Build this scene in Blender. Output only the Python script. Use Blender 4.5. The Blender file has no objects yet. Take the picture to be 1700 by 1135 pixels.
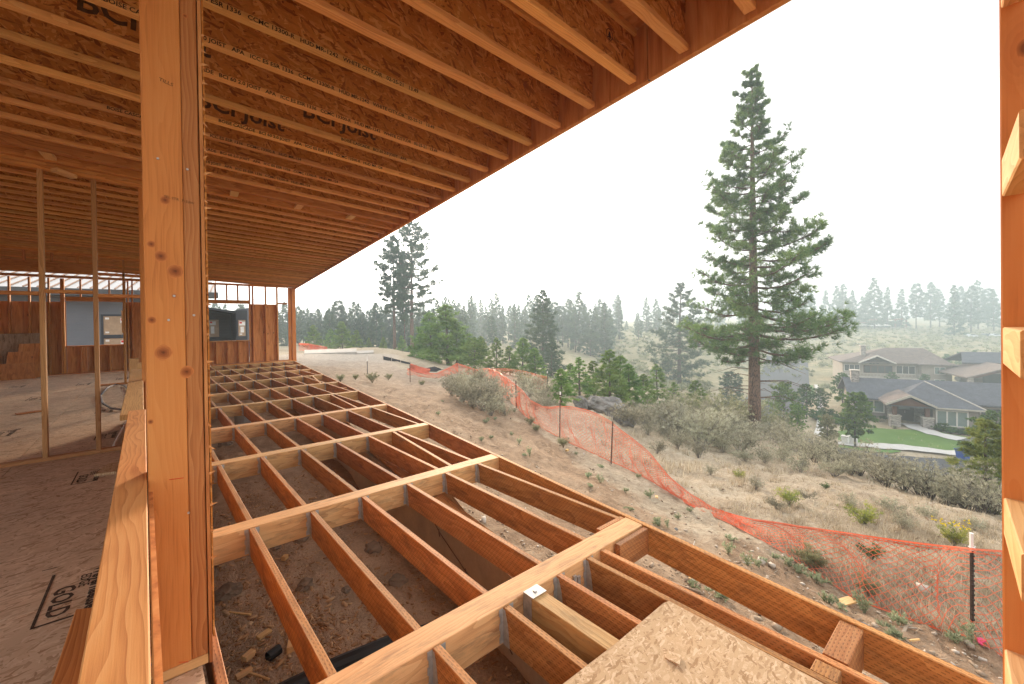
import bpy, bmesh, math, random
import numpy as np
from mathutils import Matrix, Vector
rng = np.random.default_rng(7)
random.seed(7)
SC = bpy.context.scene
COL = SC.collection
R = math.radians

# ------------------------------------------------------------------ camera
FPX, CY, EYE = 704.298, 539.882, 1.42          # lens and eye height solved from the framing
def _axes(yaw, pit, roll):
    f = np.array([math.sin(yaw)*math.cos(pit), math.cos(yaw)*math.cos(pit), -math.sin(pit)])
    r = np.array([math.cos(yaw), -math.sin(yaw), 0]); d = np.cross(f, r)
    c, s = math.cos(roll), math.sin(roll)
    return np.array([c*r+s*d, -s*r+c*d, f])
AX = _axes(R(40.948), R(.4101), R(.7962))
CAM = np.array([0, 0, EYE])
cd = bpy.data.cameras.new('camera'); cam = bpy.data.objects.new('camera', cd); COL.objects.link(cam)
cd.sensor_width = 36; cd.lens = FPX/1700*36; cd.shift_y = -(567.5-CY)/1700
cd.clip_start = .05; cd.clip_end = 3000
m = Matrix.Identity(4)
for i in range(3):
    m[i][0] = AX[0][i]; m[i][1] = -AX[1][i]; m[i][2] = -AX[2][i]; m[i][3] = CAM[i]
cam.matrix_world = m
SC.camera = cam

# ------------------------------------------------------------------ sky, sun, exposure
SUN_AZ, SUN_EL = R(33), R(12)          # azimuth from +Y towards +X
W = bpy.data.worlds.new('World'); SC.world = W; W.use_nodes = True
nt = W.node_tree; nt.nodes.clear()
out = nt.nodes.new('ShaderNodeOutputWorld'); bg = nt.nodes.new('ShaderNodeBackground')
sky = nt.nodes.new('ShaderNodeTexSky'); sky.sky_type = 'NISHITA'; sky.sun_disc = False
sky.sun_elevation = SUN_EL; sky.sun_rotation = SUN_AZ; sky.dust_density = 8; sky.air_density = 1.2; sky.ozone_density = 1.0; sky.altitude = 1100
hs = nt.nodes.new('ShaderNodeHueSaturation'); hs.inputs['Saturation'].default_value = .22
mx = nt.nodes.new('ShaderNodeMix'); mx.data_type = 'RGBA'; mx.inputs[0].default_value = .72      # smoke veil over the whole sky
mx.inputs[7].default_value = (6.2, 6.05, 5.95, 1)
nt.links.new(sky.outputs[0], hs.inputs['Color']); nt.links.new(hs.outputs[0], mx.inputs[6]); nt.links.new(mx.outputs[2], bg.inputs[0])
bg.inputs[1].default_value = .15
nt.links.new(bg.outputs[0], out.inputs[0])
sl = bpy.data.lights.new('sun', 'SUN'); sl.energy = 3.2; sl.angle = R(10); sl.color = (1, .75, .53)
so = bpy.data.objects.new('sun', sl); COL.objects.link(so)
sd = Vector((math.sin(SUN_AZ)*math.cos(SUN_EL), math.cos(SUN_AZ)*math.cos(SUN_EL), math.sin(SUN_EL)))
so.rotation_euler = sd.to_track_quat('Z', 'Y').to_euler(); so.location = sd*50
SC.view_settings.view_transform = 'Standard'; SC.view_settings.look = 'None'
SC.view_settings.gamma = 1; SC.view_settings.exposure = 1.25; SC.view_settings.use_curve_mapping = False
cy_ = SC.cycles
cy_.max_bounces = 10; cy_.diffuse_bounces = 6; cy_.glossy_bounces = 3; cy_.transmission_bounces = 4; cy_.transparent_max_bounces = 8
cy_.volume_bounces = 1; cy_.use_denoising = True; cy_.caustics_reflective = False; cy_.caustics_refractive = False
cy_.use_adaptive_sampling = True; cy_.adaptive_threshold = .02
try: cy_.denoiser = 'OPENIMAGEDENOISE'
except Exception: pass

# ------------------------------------------------------------------ pixel/plane helpers (photo measured at 1700 px wide)
def ray(u, v): return AX.T @ np.array([(u-850)/FPX, (v-CY)/FPX, 1.])
def at(u, v, D): return CAM + ray(u, v)*D
def onY(u, v, Y): d = ray(u, v); return CAM + d*(Y/d[1])
def onZ(u, v, Z=0.): d = ray(u, v); return CAM + d*((Z-EYE)/d[2])

# ------------------------------------------------------------------ object helpers
WM = {}
def place(o, M, parent=None):
    WM[o.name] = M.copy()
    if parent is not None:
        o.parent = parent; o.matrix_basis = WM[parent.name].inverted() @ M
    else:
        o.matrix_basis = M
    return o
def tag(o, label, cat=None, group=None, kind=None):
    if label: o['label'] = label
    if cat: o['category'] = cat
    if group: o['group'] = group
    if kind: o['kind'] = kind
    return o
def empty(name, loc=(0, 0, 0), rz=0, **kw):
    o = bpy.data.objects.new(name, None); COL.objects.link(o); o.empty_display_size = .1
    place(o, Matrix.Translation(Vector(loc)) @ Matrix.Rotation(rz, 4, 'Z'))
    if kw: tag(o, **kw)
    return o
def link(name, mesh, mat, parent=None, M=None):
    o = bpy.data.objects.new(name, mesh); COL.objects.link(o)
    if mat is not None and not mesh.materials: mesh.materials.append(mat)
    place(o, M if M is not None else (WM[parent.name] if parent is not None else Matrix.Identity(4)), parent)
    return o
class MB:
    """collects geometry for ONE mesh"""
    def __init__(s): s.v = []; s.f = []
    def quad(s, a, b, c, d): n = len(s.v); s.v += [tuple(a), tuple(b), tuple(c), tuple(d)]; s.f.append((n, n+1, n+2, n+3)); return s
    def poly(s, pts): n = len(s.v); s.v += [tuple(p) for p in pts]; s.f.append(tuple(range(n, n+len(pts)))); return s
    def box(s, x0, y0, z0, x1, y1, z1):
        n = len(s.v)
        s.v += [(x0,y0,z0),(x1,y0,z0),(x1,y1,z0),(x0,y1,z0),(x0,y0,z1),(x1,y0,z1),(x1,y1,z1),(x0,y1,z1)]
        s.f += [tuple(n+i for i in q) for q in ((0,3,2,1),(4,5,6,7),(0,1,5,4),(1,2,6,5),(2,3,7,6),(3,0,4,7))]; return s
    def prism(s, pts, d):            # closed outline pts extruded by vector d
        n = len(s.v); k = len(pts); s.v += [tuple(p) for p in pts] + [tuple(np.array(p)+np.array(d)) for p in pts]
        s.f.append(tuple(range(n+k-1, n-1, -1))); s.f.append(tuple(range(n+k, n+2*k)))
        for i in range(k): j = (i+1) % k; s.f.append((n+i, n+j, n+k+j, n+k+i))
        return s
    def tube(s, pts, rads, k=6, cap=True):
        pts = [np.array(p, float) for p in pts]; n0 = len(s.v); a = None
        for i, p in enumerate(pts):
            t = pts[min(i+1, len(pts)-1)] - pts[max(i-1, 0)]; t = t/(np.linalg.norm(t)+1e-9)
            if a is None: a = np.cross(t, [0, 0, 1.]) if abs(t[2]) < .9 else np.cross(t, [1., 0, 0])
            a = a - t*(a@t); a = a/(np.linalg.norm(a)+1e-9); b = np.cross(t, a)
            for j in range(k):
                an = 2*math.pi*j/k; s.v.append(tuple(p + rads[i]*(math.cos(an)*a + math.sin(an)*b)))
        for i in range(len(pts)-1):
            for j in range(k):
                A = n0+i*k+j; B = n0+i*k+(j+1) % k; s.f.append((A, B, B+k, A+k))
        if cap: s.f.append(tuple(range(n0+k-1, n0-1, -1))); e = n0+(len(pts)-1)*k; s.f.append(tuple(range(e, e+k)))
        return s
    def mesh(s, name='m', smooth=False):
        me = bpy.data.meshes.new(name); me.from_pydata([tuple(map(float, p)) for p in s.v], [], s.f); me.update()
        if smooth: me.polygons.foreach_set('use_smooth', [True]*len(me.polygons))
        return me
    def build(s, name, mat, parent=None, M=None, smooth=False): return link(name, s.mesh(name, smooth), mat, parent, M)
def np_mesh(name, V, F, attr=None, smooth=False):
    me = bpy.data.meshes.new(name); V = np.ascontiguousarray(V, np.float32); F = np.ascontiguousarray(F, np.int32); k = F.shape[1]
    me.vertices.add(len(V)); me.vertices.foreach_set('co', V.ravel())
    me.loops.add(F.size); me.loops.foreach_set('vertex_index', F.ravel())
    me.polygons.add(len(F)); me.polygons.foreach_set('loop_start', np.arange(0, F.size, k, dtype=np.int32))
    me.polygons.foreach_set('loop_total', np.full(len(F), k, np.int32))
    me.update(calc_edges=True)
    if attr is not None:
        for nm, dat in attr.items():
            a = me.attributes.new(nm, 'FLOAT', 'POINT'); a.data.foreach_set('value', np.ascontiguousarray(dat, np.float32))
    if smooth: me.polygons.foreach_set('use_smooth', [True]*len(F))
    me.validate(); return me

_bc = {}
def board_mesh(L, w, h, ch=.003):
    key = (round(L, 3), round(w, 4), round(h, 4), ch)
    if key in _bc: return _bc[key]
    a, b = w/2, h/2; c = min(ch, a*.4, b*.4)
    sec = [(-a+c, -b), (a-c, -b), (a, -b+c), (a, b-c), (a-c, b), (-a+c, b), (-a, b-c), (-a, -b+c)]
    me = MB().prism([(0, y, z) for y, z in sec], (L, 0, 0)).mesh('board'); _bc[key] = me; return me
def board(name, p0, p1, w, h, mat, parent=None, up=(0, 0, 1)):
    """a sawn piece, centre line p0-p1, w wide across, h along 'up'"""
    p0 = Vector(p0); p1 = Vector(p1); x = (p1-p0); L = x.length; x.normalize(); z = Vector(up); z = (z - x*z.dot(x)).normalized(); y = z.cross(x)
    M = Matrix.Identity(4)
    for i in range(3): M[i][0] = x[i]; M[i][1] = y[i]; M[i][2] = z[i]; M[i][3] = p0[i]
    me = board_mesh(L, w, h)
    if me.materials and me.materials[0] != mat:
        me = me.copy(); me.materials.clear()
    return link(name, me, mat, parent, M)
def text(name, body, size, mat, M, parent=None, align='LEFT', offs=0.):
    c = bpy.data.curves.new('t', 'FONT'); c.body = body; c.size = size; c.align_x = align; c.resolution_u = 2; c.offset = offs
    o = bpy.data.objects.new('t', c); COL.objects.link(o); bpy.context.view_layer.update()
    me = bpy.data.meshes.new_from_object(o.evaluated_get(bpy.context.evaluated_depsgraph_get()))
    bpy.data.objects.remove(o); me.materials.clear()
    o = link(name, me, mat, parent, M); o['kind'] = 'stuff'; return o

# ------------------------------------------------------------------ materials
class NT:
    def __init__(s, name):
        s.m = bpy.data.materials.new(name); s.m.use_nodes = True; s.t = s.m.node_tree; s.t.nodes.clear()
        s.o = s.n('ShaderNodeOutputMaterial'); s.b = s.n('ShaderNodeBsdfPrincipled'); s.l(s.b.outputs[0], s.o.inputs[0])
        s.b.inputs['Roughness'].default_value = .75; s.b.inputs['Specular IOR Level'].default_value = .25
    def n(s, t, **k):
        x = s.t.nodes.new(t)
        for a, b in k.items(): setattr(x, a, b)
        return x
    def l(s, a, b): s.t.links.new(a, b)
    def put(s, inp, v):
        if hasattr(v, 'is_output'): s.l(v, inp)
        else: inp.default_value = v
    def math(s, op, a, b=0., c=None, clamp=False):
        x = s.n('ShaderNodeMath', operation=op, use_clamp=clamp); s.put(x.inputs[0], a); s.put(x.inputs[1], b)
        if c is not None: s.put(x.inputs[2], c)
        return x.outputs[0]
    def vmath(s, op, a, b): x = s.n('ShaderNodeVectorMath', operation=op); s.put(x.inputs[0], a); s.put(x.inputs[1], b); return x.outputs[0]
    def coord(s, kind='Object'): return s.n('ShaderNodeTexCoord').outputs[kind]
    def pos(s): return s.n('ShaderNodeNewGeometry').outputs['Position']
    def mapp(s, v, scale=(1, 1, 1), rot=(0, 0, 0), loc=(0, 0, 0)):
        x = s.n('ShaderNodeMapping'); s.l(v, x.inputs[0]); x.inputs['Scale'].default_value = scale; x.inputs['Rotation'].default_value = rot; x.inputs['Location'].default_value = loc; return x.outputs[0]
    def noise(s, v, scale=5, detail=4, rough=.55, dist=0): 
        x = s.n('ShaderNodeTexNoise'); s.l(v, x.inputs['Vector']); x.inputs['Scale'].default_value = scale; x.inputs['Detail'].default_value = detail; x.inputs['Roughness'].default_value = rough; x.inputs['Distortion'].default_value = dist; return x.outputs['Fac']
    def vor(s, v, scale=5, feat='F1', rand=1., outp='Distance'):
        x = s.n('ShaderNodeTexVoronoi', feature=feat); s.l(v, x.inputs['Vector']); x.inputs['Scale'].default_value = scale; x.inputs['Randomness'].default_value = rand; return x.outputs[outp]
    def ramp(s, f, stops, interp='LINEAR'):
        x = s.n('ShaderNodeValToRGB'); x.color_ramp.interpolation = interp; e = x.color_ramp.elements
        while len(e) < len(stops): e.new(.5)
        for q, (p, c) in zip(e, stops): q.position = p; q.color = (*c, 1) if len(c) == 3 else c
        s.l(f, x.inputs[0]); return x.outputs[0]
    def rng(s, f, a, b, c=0., d=1.):
        x = s.n('ShaderNodeMapRange'); s.put(x.inputs[0], f); x.inputs[1].default_value = a; x.inputs[2].default_value = b; x.inputs[3].default_value = c; x.inputs[4].default_value = d; return x.outputs[0]
    def mix(s, f, a, b, mode='MIX'):
        x = s.n('ShaderNodeMix', data_type='RGBA', blend_type=mode); s.put(x.inputs[0], f)
        for i, v in ((6, a), (7, b)): s.put(x.inputs[i], (*v, 1) if isinstance(v, tuple) and len(v) == 3 else v)
        return x.outputs[2]
    def hsv(s, c, h=.5, sat=1., v=1.):
        x = s.n('ShaderNodeHueSaturation'); s.put(x.inputs['Hue'], h); s.put(x.inputs['Saturation'], sat); s.put(x.inputs['Value'], v); s.put(x.inputs['Color'], c); return x.outputs[0]
    def rand(s): return s.n('ShaderNodeObjectInfo').outputs['Random']
    def bump(s, h, st=.3, d=.01): x = s.n('ShaderNodeBump'); s.put(x.inputs['Height'], h); x.inputs['Strength'].default_value = st; x.inputs['Distance'].default_value = d; s.l(x.outputs[0], s.b.inputs['Normal'])
    def done(s, c, rough=None, spec=None, metal=None):
        s.put(s.b.inputs['Base Color'], (*c, 1) if isinstance(c, tuple) and len(c) == 3 else c)
        if rough is not None: s.put(s.b.inputs['Roughness'], rough)
        if spec is not None: s.b.inputs['Specular IOR Level'].default_value = spec
        if metal is not None: s.b.inputs['Metallic'].default_value = metal
        return s.m
MAT = {}
def wood(name, dark, mid, light, incise=False, knot=1., vary=.28, stain=0., ring=.26):
    s = NT(name); r = s.rand()
    off = s.n('ShaderNodeCombineXYZ'); s.l(s.math('MULTIPLY', r, 37.), off.inputs[0]); s.l(s.math('MULTIPLY', r, 11.), off.inputs[1]); s.l(s.math('MULTIPLY', r, 7.), off.inputs[2])
    oc = s.coord(); v = s.vmath('ADD', oc, off.outputs[0])
    warp = s.noise(s.mapp(v, (.9, 5, 5)), 1.6, 2)
    g = s.n('ShaderNodeTexWave', wave_type='BANDS', bands_direction='Y', wave_profile='SAW')
    yz = s.mapp(v, (.12, 1, .55)); wv = s.n('ShaderNodeVectorMath', operation='ADD'); s.l(yz, wv.inputs[0])
    cw = s.n('ShaderNodeCombineXYZ'); s.l(s.math('MULTIPLY', warp, .16), cw.inputs[1]); s.l(cw.outputs[0], wv.inputs[1])
    s.l(wv.outputs[0], g.inputs['Vector']); g.inputs['Scale'].default_value = 16; g.inputs['Distortion'].default_value = 1.5; g.inputs['Detail'].default_value = 2; g.inputs['Detail Scale'].default_value = 1.5
    fine = s.noise(s.mapp(v, (1.2, 60, 60)), 3, 4, .65)
    broad = s.noise(s.mapp(v, (1.1, 4, 4)), 1.5, 3)
    f = s.math('ADD', s.math('MULTIPLY', g.outputs['Fac'], ring), s.math('ADD', s.math('MULTIPLY', fine, .42), s.math('MULTIPLY', broad, .66-ring)))
    c = s.ramp(f, [(.28, dark), (.52, mid), (.82, light)])
    if knot:
        kv = s.n('ShaderNodeTexVoronoi', feature='F1'); s.l(s.mapp(v, (2.6, 5.2, 5.2)), kv.inputs['Vector']); kv.inputs['Scale'].default_value = 1; kc = s.n('ShaderNodeSeparateColor'); s.l(kv.outputs['Color'], kc.inputs[0])
        gate = s.math('LESS_THAN', kc.outputs[0], .38); kd = s.math('ADD', kv.outputs['Distance'], s.math('MULTIPLY', s.math('SUBTRACT', fine, .5), .05)); rg = s.math('FRACT', s.math('MULTIPLY', kd, 22/knot))
        k1 = s.math('MULTIPLY', gate, s.rng(kd, .02*knot, .05*knot, 1, 0)); k2 = s.math('MULTIPLY', gate, s.math('MULTIPLY', s.rng(kd, .05*knot, .26*knot, 1, 0), s.rng(rg, 0, 1, .55, 1.)))
        c = s.mix(s.math('MULTIPLY', k2, .7), c, dark); c = s.mix(s.math('MULTIPLY', k1, .85), c, tuple(x*.3 for x in dark))
    if stain:
        sm = s.rng(s.noise(s.mapp(v, (1.5, 6, 6)), 2.2, 5, .7), .5, .7); c = s.mix(s.math('MULTIPLY', sm, stain), c, (.09, .055, .035))
    h = fine
    if incise:
        sep = s.n('ShaderNodeSeparateXYZ'); s.l(oc, sep.inputs[0]); yzs = s.math('ADD', sep.outputs[1], sep.outputs[2])
        row = s.math('DIVIDE', yzs, .0135); fl = s.math('FLOOR', row); fr = s.math('FRACT', row)
        xx = s.math('FRACT', s.math('ADD', s.math('DIVIDE', sep.outputs[0], .031), s.math('MULTIPLY', fl, .37)))
        d = s.math('MULTIPLY', s.math('LESS_THAN', xx, .46), s.math('LESS_THAN', fr, .34))
        c = s.mix(s.math('MULTIPLY', d, .5), c, tuple(x*.34 for x in dark)); h = s.math('SUBTRACT', fine, d)
    c = s.hsv(c, s.rng(r, 0, 1, .492, .508), 1., s.rng(s.math('FRACT', s.math('MULTIPLY', r, 7.3)), 0, 1, 1-vary*.6, 1+vary*.5))
    s.bump(h, .25, .002)
    MAT[name] = s.done(c, .68, .3)
wood('fir', (.36, .125, .032), (.60, .245, .07), (.72, .36, .125), vary=.4)
wood('fir_post', (.46, .135, .034), (.65, .23, .064), (.72, .30, .095), knot=1.2, vary=.06, ring=.13)
wood('beam_wood', (.46, .22, .08), (.68, .40, .17), (.78, .52, .25), knot=.9, stain=.5, vary=.35)
wood('treated', (.29, .11, .036), (.50, .22, .075), (.64, .33, .125), incise=True, knot=.9, stain=.55, vary=.42)
wood('flange', (.50, .21, .06), (.74, .38, .125), (.82, .48, .19), knot=.7, vary=.35)
wood('stud_dark', (.30, .14, .05), (.50, .27, .10), (.60, .35, .15), knot=.8)
wood('rail_wood', (.50, .19, .05), (.72, .34, .105), (.80, .43, .16), knot=1.1, vary=.05, ring=.3)
wood('block_wood', (.55, .30, .11), (.74, .46, .2), (.80, .55, .27), knot=.8, vary=.1)
wood('grey_wood', (.25, .22, .19), (.42, .38, .33), (.5, .46, .4), knot=.6)

def osb(name, base, light, dark, plane='xy', scale=1., dirt=0.):
    s = NT(name); v = s.coord(); r = s.rand()
    off = s.n('ShaderNodeCombineXYZ'); s.l(s.math('MULTIPLY', r, 13.), off.inputs[0]); s.l(s.math('MULTIPLY', r, 5.), off.inputs[1]); s.l(s.math('MULTIPLY', r, 3.), off.inputs[2])
    v = s.vmath('ADD', v, off.outputs[0]); vals = []
    wob = s.n('ShaderNodeTexNoise'); s.l(v, wob.inputs['Vector']); wob.inputs['Scale'].default_value = 14*scale; wob.inputs['Detail'].default_value = 3
    wv = s.vmath('ADD', v, s.vmath('MULTIPLY', wob.outputs['Color'], (.03, .03, .03)))
    for k, a in enumerate((8, 52, 101, 148, 77, 25, 125, 170)):
        if plane == 'xy': q = s.mapp(s.mapp(wv, (1, 1, 1), (0, 0, R(a))), (13*scale, 62*scale, 3), (0, 0, 0), (k*3.1, k*1.7, k*5.3))
        else: q = s.mapp(s.mapp(wv, (1, 1, 1), (0, R(a), 0)), (13*scale, 3, 62*scale), (0, 0, 0), (k*3.1, k*5.7, k*1.3))
        col = s.n('ShaderNodeTexVoronoi', feature='F1', distance='EUCLIDEAN'); s.l(q, col.inputs['Vector']); col.inputs['Scale'].default_value = 1
        sp = s.n('ShaderNodeSeparateColor'); s.l(col.outputs['Color'], sp.inputs[0]); vals.append((sp.outputs[0], sp.outputs[1]))
    f = vals[0][0]
    for a, b in vals[1:]:
        sel = s.math('GREATER_THAN', b, .66); x = s.n('ShaderNodeMix', data_type='FLOAT'); s.l(sel, x.inputs[0]); s.l(f, x.inputs[2]); s.l(a, x.inputs[3]); f = x.outputs[0]
    fine = s.noise(s.mapp(v, (40*scale, 120*scale, 60*scale)), 1, 3)
    f2 = s.math('ADD', s.math('MULTIPLY', f, .75), s.math('MULTIPLY', fine, .25))
    c = s.ramp(f2, [(.14, dark), (.36, base), (.62, base), (.9, light)])
    big = s.noise(v, 1.3, 4, .6); c = s.hsv(c, .5, 1., s.rng(big, .3, .7, .86, 1.12))
    if dirt:
        dm = s.rng(s.noise(s.mapp(v, (1, 1, 1)), .9, 6, .65), .48, .66); c = s.mix(s.math('MULTIPLY', dm, dirt), c, (.25, .17, .115))
    s.bump(f2, .35, .003); MAT[name] = s.done(c, .8, .2)
osb('osb_web', (.53, .215, .046), (.70, .36, .11), (.26, .085, .016), 'xz')
osb('osb_floor', (.66, .50, .35), (.78, .63, .48), (.42, .28, .175), dirt=.14)
osb('osb_panel_mat', (.56, .395, .235), (.72, .56, .38), (.38, .24, .125), scale=1.8)
osb('osb_grey', (.36, .27, .19), (.46, .36, .26), (.2, .14, .1))
def plywood():
    s = NT('plywood'); v = s.coord(); r = s.rand(); off = s.n('ShaderNodeCombineXYZ'); s.l(s.math('MULTIPLY', r, 19.), off.inputs[0]); s.l(s.math('MULTIPLY', r, 3.), off.inputs[2]); v = s.vmath('ADD', v, off.outputs[0])
    g = s.noise(s.mapp(v, (9, 9, .8)), 1.6, 5, .6, 1.2); c = s.ramp(g, [(.3, (.38, .135, .042)), (.5, (.60, .26, .085)), (.72, (.70, .36, .14))])
    kd = s.vor(s.mapp(v, (5, 5, 3)), 1.); c = s.mix(s.math('MULTIPLY', s.rng(kd, .05, .13, 1, 0), .8), c, (.14, .05, .02))
    c = s.hsv(c, .5, 1, s.rng(r, 0, 1, .85, 1.15)); MAT['plywood'] = s.done(c, .75)
plywood()
def flat(name, c, rough=.7, spec=.3, metal=0., nz=.12, sc=6, bump=0.):
    s = NT(name); n = s.noise(s.coord(), sc, 5, .6); col = s.hsv((*c, 1), .5, 1., s.rng(n, .3, .7, 1-nz, 1+nz))
    if bump: s.bump(n, bump, .01)
    MAT[name] = s.done(col, rough, spec, metal)
flat('steel', (.50, .49, .47), .5, .5, .45, .25, 30)
flat('ink', (.035, .022, .015), .8, .1, 0, .3, 40)
flat('ink_faint', (.10, .055, .028), .85, .1, 0, .3, 40)
flat('ink_floor', (.09, .065, .05), .85, .1, 0, .5, 30)
flat('black_plastic', (.012, .012, .013), .45, .4)
flat('grey_plastic', (.35, .36, .37), .5, .4)
flat('conduit_grey', (.20, .20, .21), .5, .4)
flat('white_plastic', (.75, .74, .72), .5, .4)
flat('pink_tape', (.75, .04, .16), .5, .4)
flat('red_chalk', (.6, .03, .02), .9, .1)
flat('black_fabric', (.02, .02, .024), .85, .2)
flat('tarp_red', (.5, .12, .07), .7, .2)
flat('post_steel', (.06, .05, .045), .6, .4, .3, .3, 20)
flat('post_rust', (.16, .085, .055), .7, .3, .2, .3, 20)
flat('paint_white', (.78, .78, .76), .6, .3)
flat('stake_white', (.8, .79, .76), .7, .3)
def concrete(name, c, st=.25):
    s = NT(name); v = s.coord(); n = s.noise(v, 2.2, 8, .62); f = s.noise(v, 40, 3); col = s.hsv((*c, 1), .5, s.rng(n, .3, .7, .9, 1.1), s.rng(n, .25, .75, 1-st, 1+st))
    col = s.hsv(col, .5, 1., s.rng(f, .3, .7, .94, 1.06)); s.bump(f, .2, .003); MAT[name] = s.done(col, .85, .2)
concrete('foundation', (.46, .35, .25)); concrete('slab_grey', (.40, .37, .33)); concrete('walk', (.52, .51, .49), .1); concrete('asphalt', (.075, .078, .085), .12); concrete('driveway_mat', (.11, .115, .125), .1)
def netmat():
    s = NT('net_orange'); n = s.noise(s.coord(), 1.2, 3); c = s.mix(s.rng(n, .35, .7), (.80, .17, .07), (.78, .33, .22)); s.l(c, s.b.inputs['Base Color']); s.b.inputs['Roughness'].default_value = .5
    tr = s.n('ShaderNodeBsdfTranslucent'); s.l(c, tr.inputs[0]); a = s.n('ShaderNodeMixShader'); a.inputs[0].default_value = .35; s.l(s.b.outputs[0], a.inputs[1]); s.l(tr.outputs[0], a.inputs[2]); s.l(a.outputs[0], s.o.inputs[0]); MAT['net_orange'] = s.m
netmat()
def leaf(name, a, b, c, trans=.25, sc=.6):
    """foliage: tint attribute per clump, noise over the crown"""
    s = NT(name); t = s.n('ShaderNodeAttribute', attribute_name='tint').outputs['Fac']; n = s.noise(s.coord(), sc, 3); r = s.rand()
    f = s.math('ADD', s.math('MULTIPLY', t, .62), s.math('MULTIPLY', n, .38)); col = s.ramp(f, [(.15, a), (.5, b), (.9, c)])
    col = s.hsv(col, s.rng(r, 0, 1, .488, .512), 1., s.rng(r, 0, 1, .85, 1.15)); s.l(col, s.b.inputs['Base Color']); s.b.inputs['Roughness'].default_value = .65; s.b.inputs['Specular IOR Level'].default_value = .15
    tr = s.n('ShaderNodeBsdfTranslucent'); s.l(col, tr.inputs[0]); m_ = s.n('ShaderNodeMixShader'); m_.inputs[0].default_value = trans
    s.l(s.b.outputs[0], m_.inputs[1]); s.l(tr.outputs[0], m_.inputs[2]); s.l(m_.outputs[0], s.o.inputs[0]); MAT[name] = s.m
leaf('needle', (.055, .11, .034), (.125, .21, .058), (.25, .34, .10), .28)
leaf('needle_young', (.07, .15, .035), (.155, .27, .06), (.28, .39, .105), .3)
leaf('needle_dark', (.035, .075, .045), (.065, .12, .065), (.115, .175, .085), .3)
leaf('needle_yellow', (.10, .15, .04), (.22, .29, .08), (.36, .41, .14), .4)
leaf('sage', (.22, .21, .15), (.37, .36, .265), (.52, .51, .39), .3, 2)
leaf('sage_green', (.17, .18, .10), (.29, .30, .165), (.43, .43, .25), .3, 2)
leaf('rabbitbrush', (.18, .22, .06), (.32, .35, .10), (.5, .48, .12), .2, 2)
leaf('straw', (.32, .265, .18), (.52, .445, .315), (.68, .61, .48), .3, 2)
leaf('weed', (.22, .28, .16), (.37, .42, .27), (.52, .55, .38), .3, 3)
leaf('deciduous', (.06, .13, .03), (.13, .24, .05), (.25, .36, .09), .3, .8)
leaf('shrub_green', (.05, .10, .03), (.09, .17, .05), (.16, .25, .08), .2, 1)
leaf('yellow_flower', (.55, .40, .02), (.7, .52, .03), (.8, .62, .05), .2, 3)
def bark(name, a, b):
    s = NT(name); v = s.mapp(s.coord(), (5, 5, 1.2)); n = s.vor(v, 2.2, 'DISTANCE_TO_EDGE'); f = s.noise(v, 5, 5); c = s.mix(s.rng(n, .0, .16), a, b); c = s.hsv(c, .5, 1, s.rng(f, .3, .7, .75, 1.25)); s.bump(n, .5, .03); MAT[name] = s.done(c, .9, .1)
bark('bark', (.05, .035, .03), (.185, .115, .085)); bark('bark_grey', (.06, .05, .045), (.15, .125, .11)); bark('dead_wood', (.16, .145, .135), (.32, .295, .275))
def rockmat(name, a, b):
    s = NT(name); v = s.coord(); n = s.noise(v, 2.5, 8, .65); c = s.ramp(n, [(.3, a), (.7, b)]); s.bump(n, .6, .05); MAT[name] = s.done(c, .9, .15)
rockmat('rock_grey', (.10, .095, .09), (.30, .285, .265)); rockmat('rock_brown', (.16, .115, .08), (.34, .26, .19))
def chipmat():
    s = NT('chips'); t = s.n('ShaderNodeAttribute', attribute_name='tint').outputs['Fac']; MAT['chips'] = s.done(s.ramp(t, [(0, (.28, .15, .075)), (.5, (.50, .29, .14)), (1, (.66, .45, .26))]), .8)
chipmat()
def stonechips():
    s = NT('pebble'); t = s.n('ShaderNodeAttribute', attribute_name='tint').outputs['Fac']; MAT['pebble'] = s.done(s.ramp(t, [(0, (.20, .14, .095)), (.6, (.36, .28, .20)), (1, (.55, .50, .44))]), .9)
stonechips()

# ------------------------------------------------------------------ terrain
_G = [(1615,1055,4.97),(1664,1092,4.75),(1400,985,5.7),(1275,902,6.9),(1190,862,8.2),(1100,814,10),(1012,765,12.6),(927,726,14.5),(860,672,19),(681,632,25),(610,620,24),(545,590,40),(640,578,55),
 (1600,900,7.5),(1350,800,13),(1250,719,32),(1225,718,33),(1275,724,31),(1255,712,36),(1350,765,19),(1450,800,14.5),(1600,845,11.5),(1450,800,22),(1600,845,18),(1050,700,22),(1150,735,22),(1150,690,34),(1000,690,20),(880,640,30),
 (1500,764,42),(1600,766,42),(1640,766,41),(1400,740,46),(1505,704,53),(1640,716,51),(1418,744,45),(1320,722,49),(1345,662,75),(1290,640,98),(1265,612,134),(1200,690,63),(1150,655,72),(1128,637,92),
 (1080,620,105),(1000,598,120),(1150,566,180),(1060,563,165),(980,592,120),(900,617,62),(820,603,66),(850,582,110),(950,576,150),(700,591,75),(590,581,85),(540,576,95),(700,573,130),(500,572,110),
 (1500,641,100),(1640,641,92),(1450,576,165),(1600,576,170),(1400,552,230),(1600,553,230),(1450,538,300),(1650,541,300),(1250,546,260),(1050,547,240),(900,552,230),(700,557,230),(500,560,200)]
_P = [list(at(*g)) for g in _G]
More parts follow.
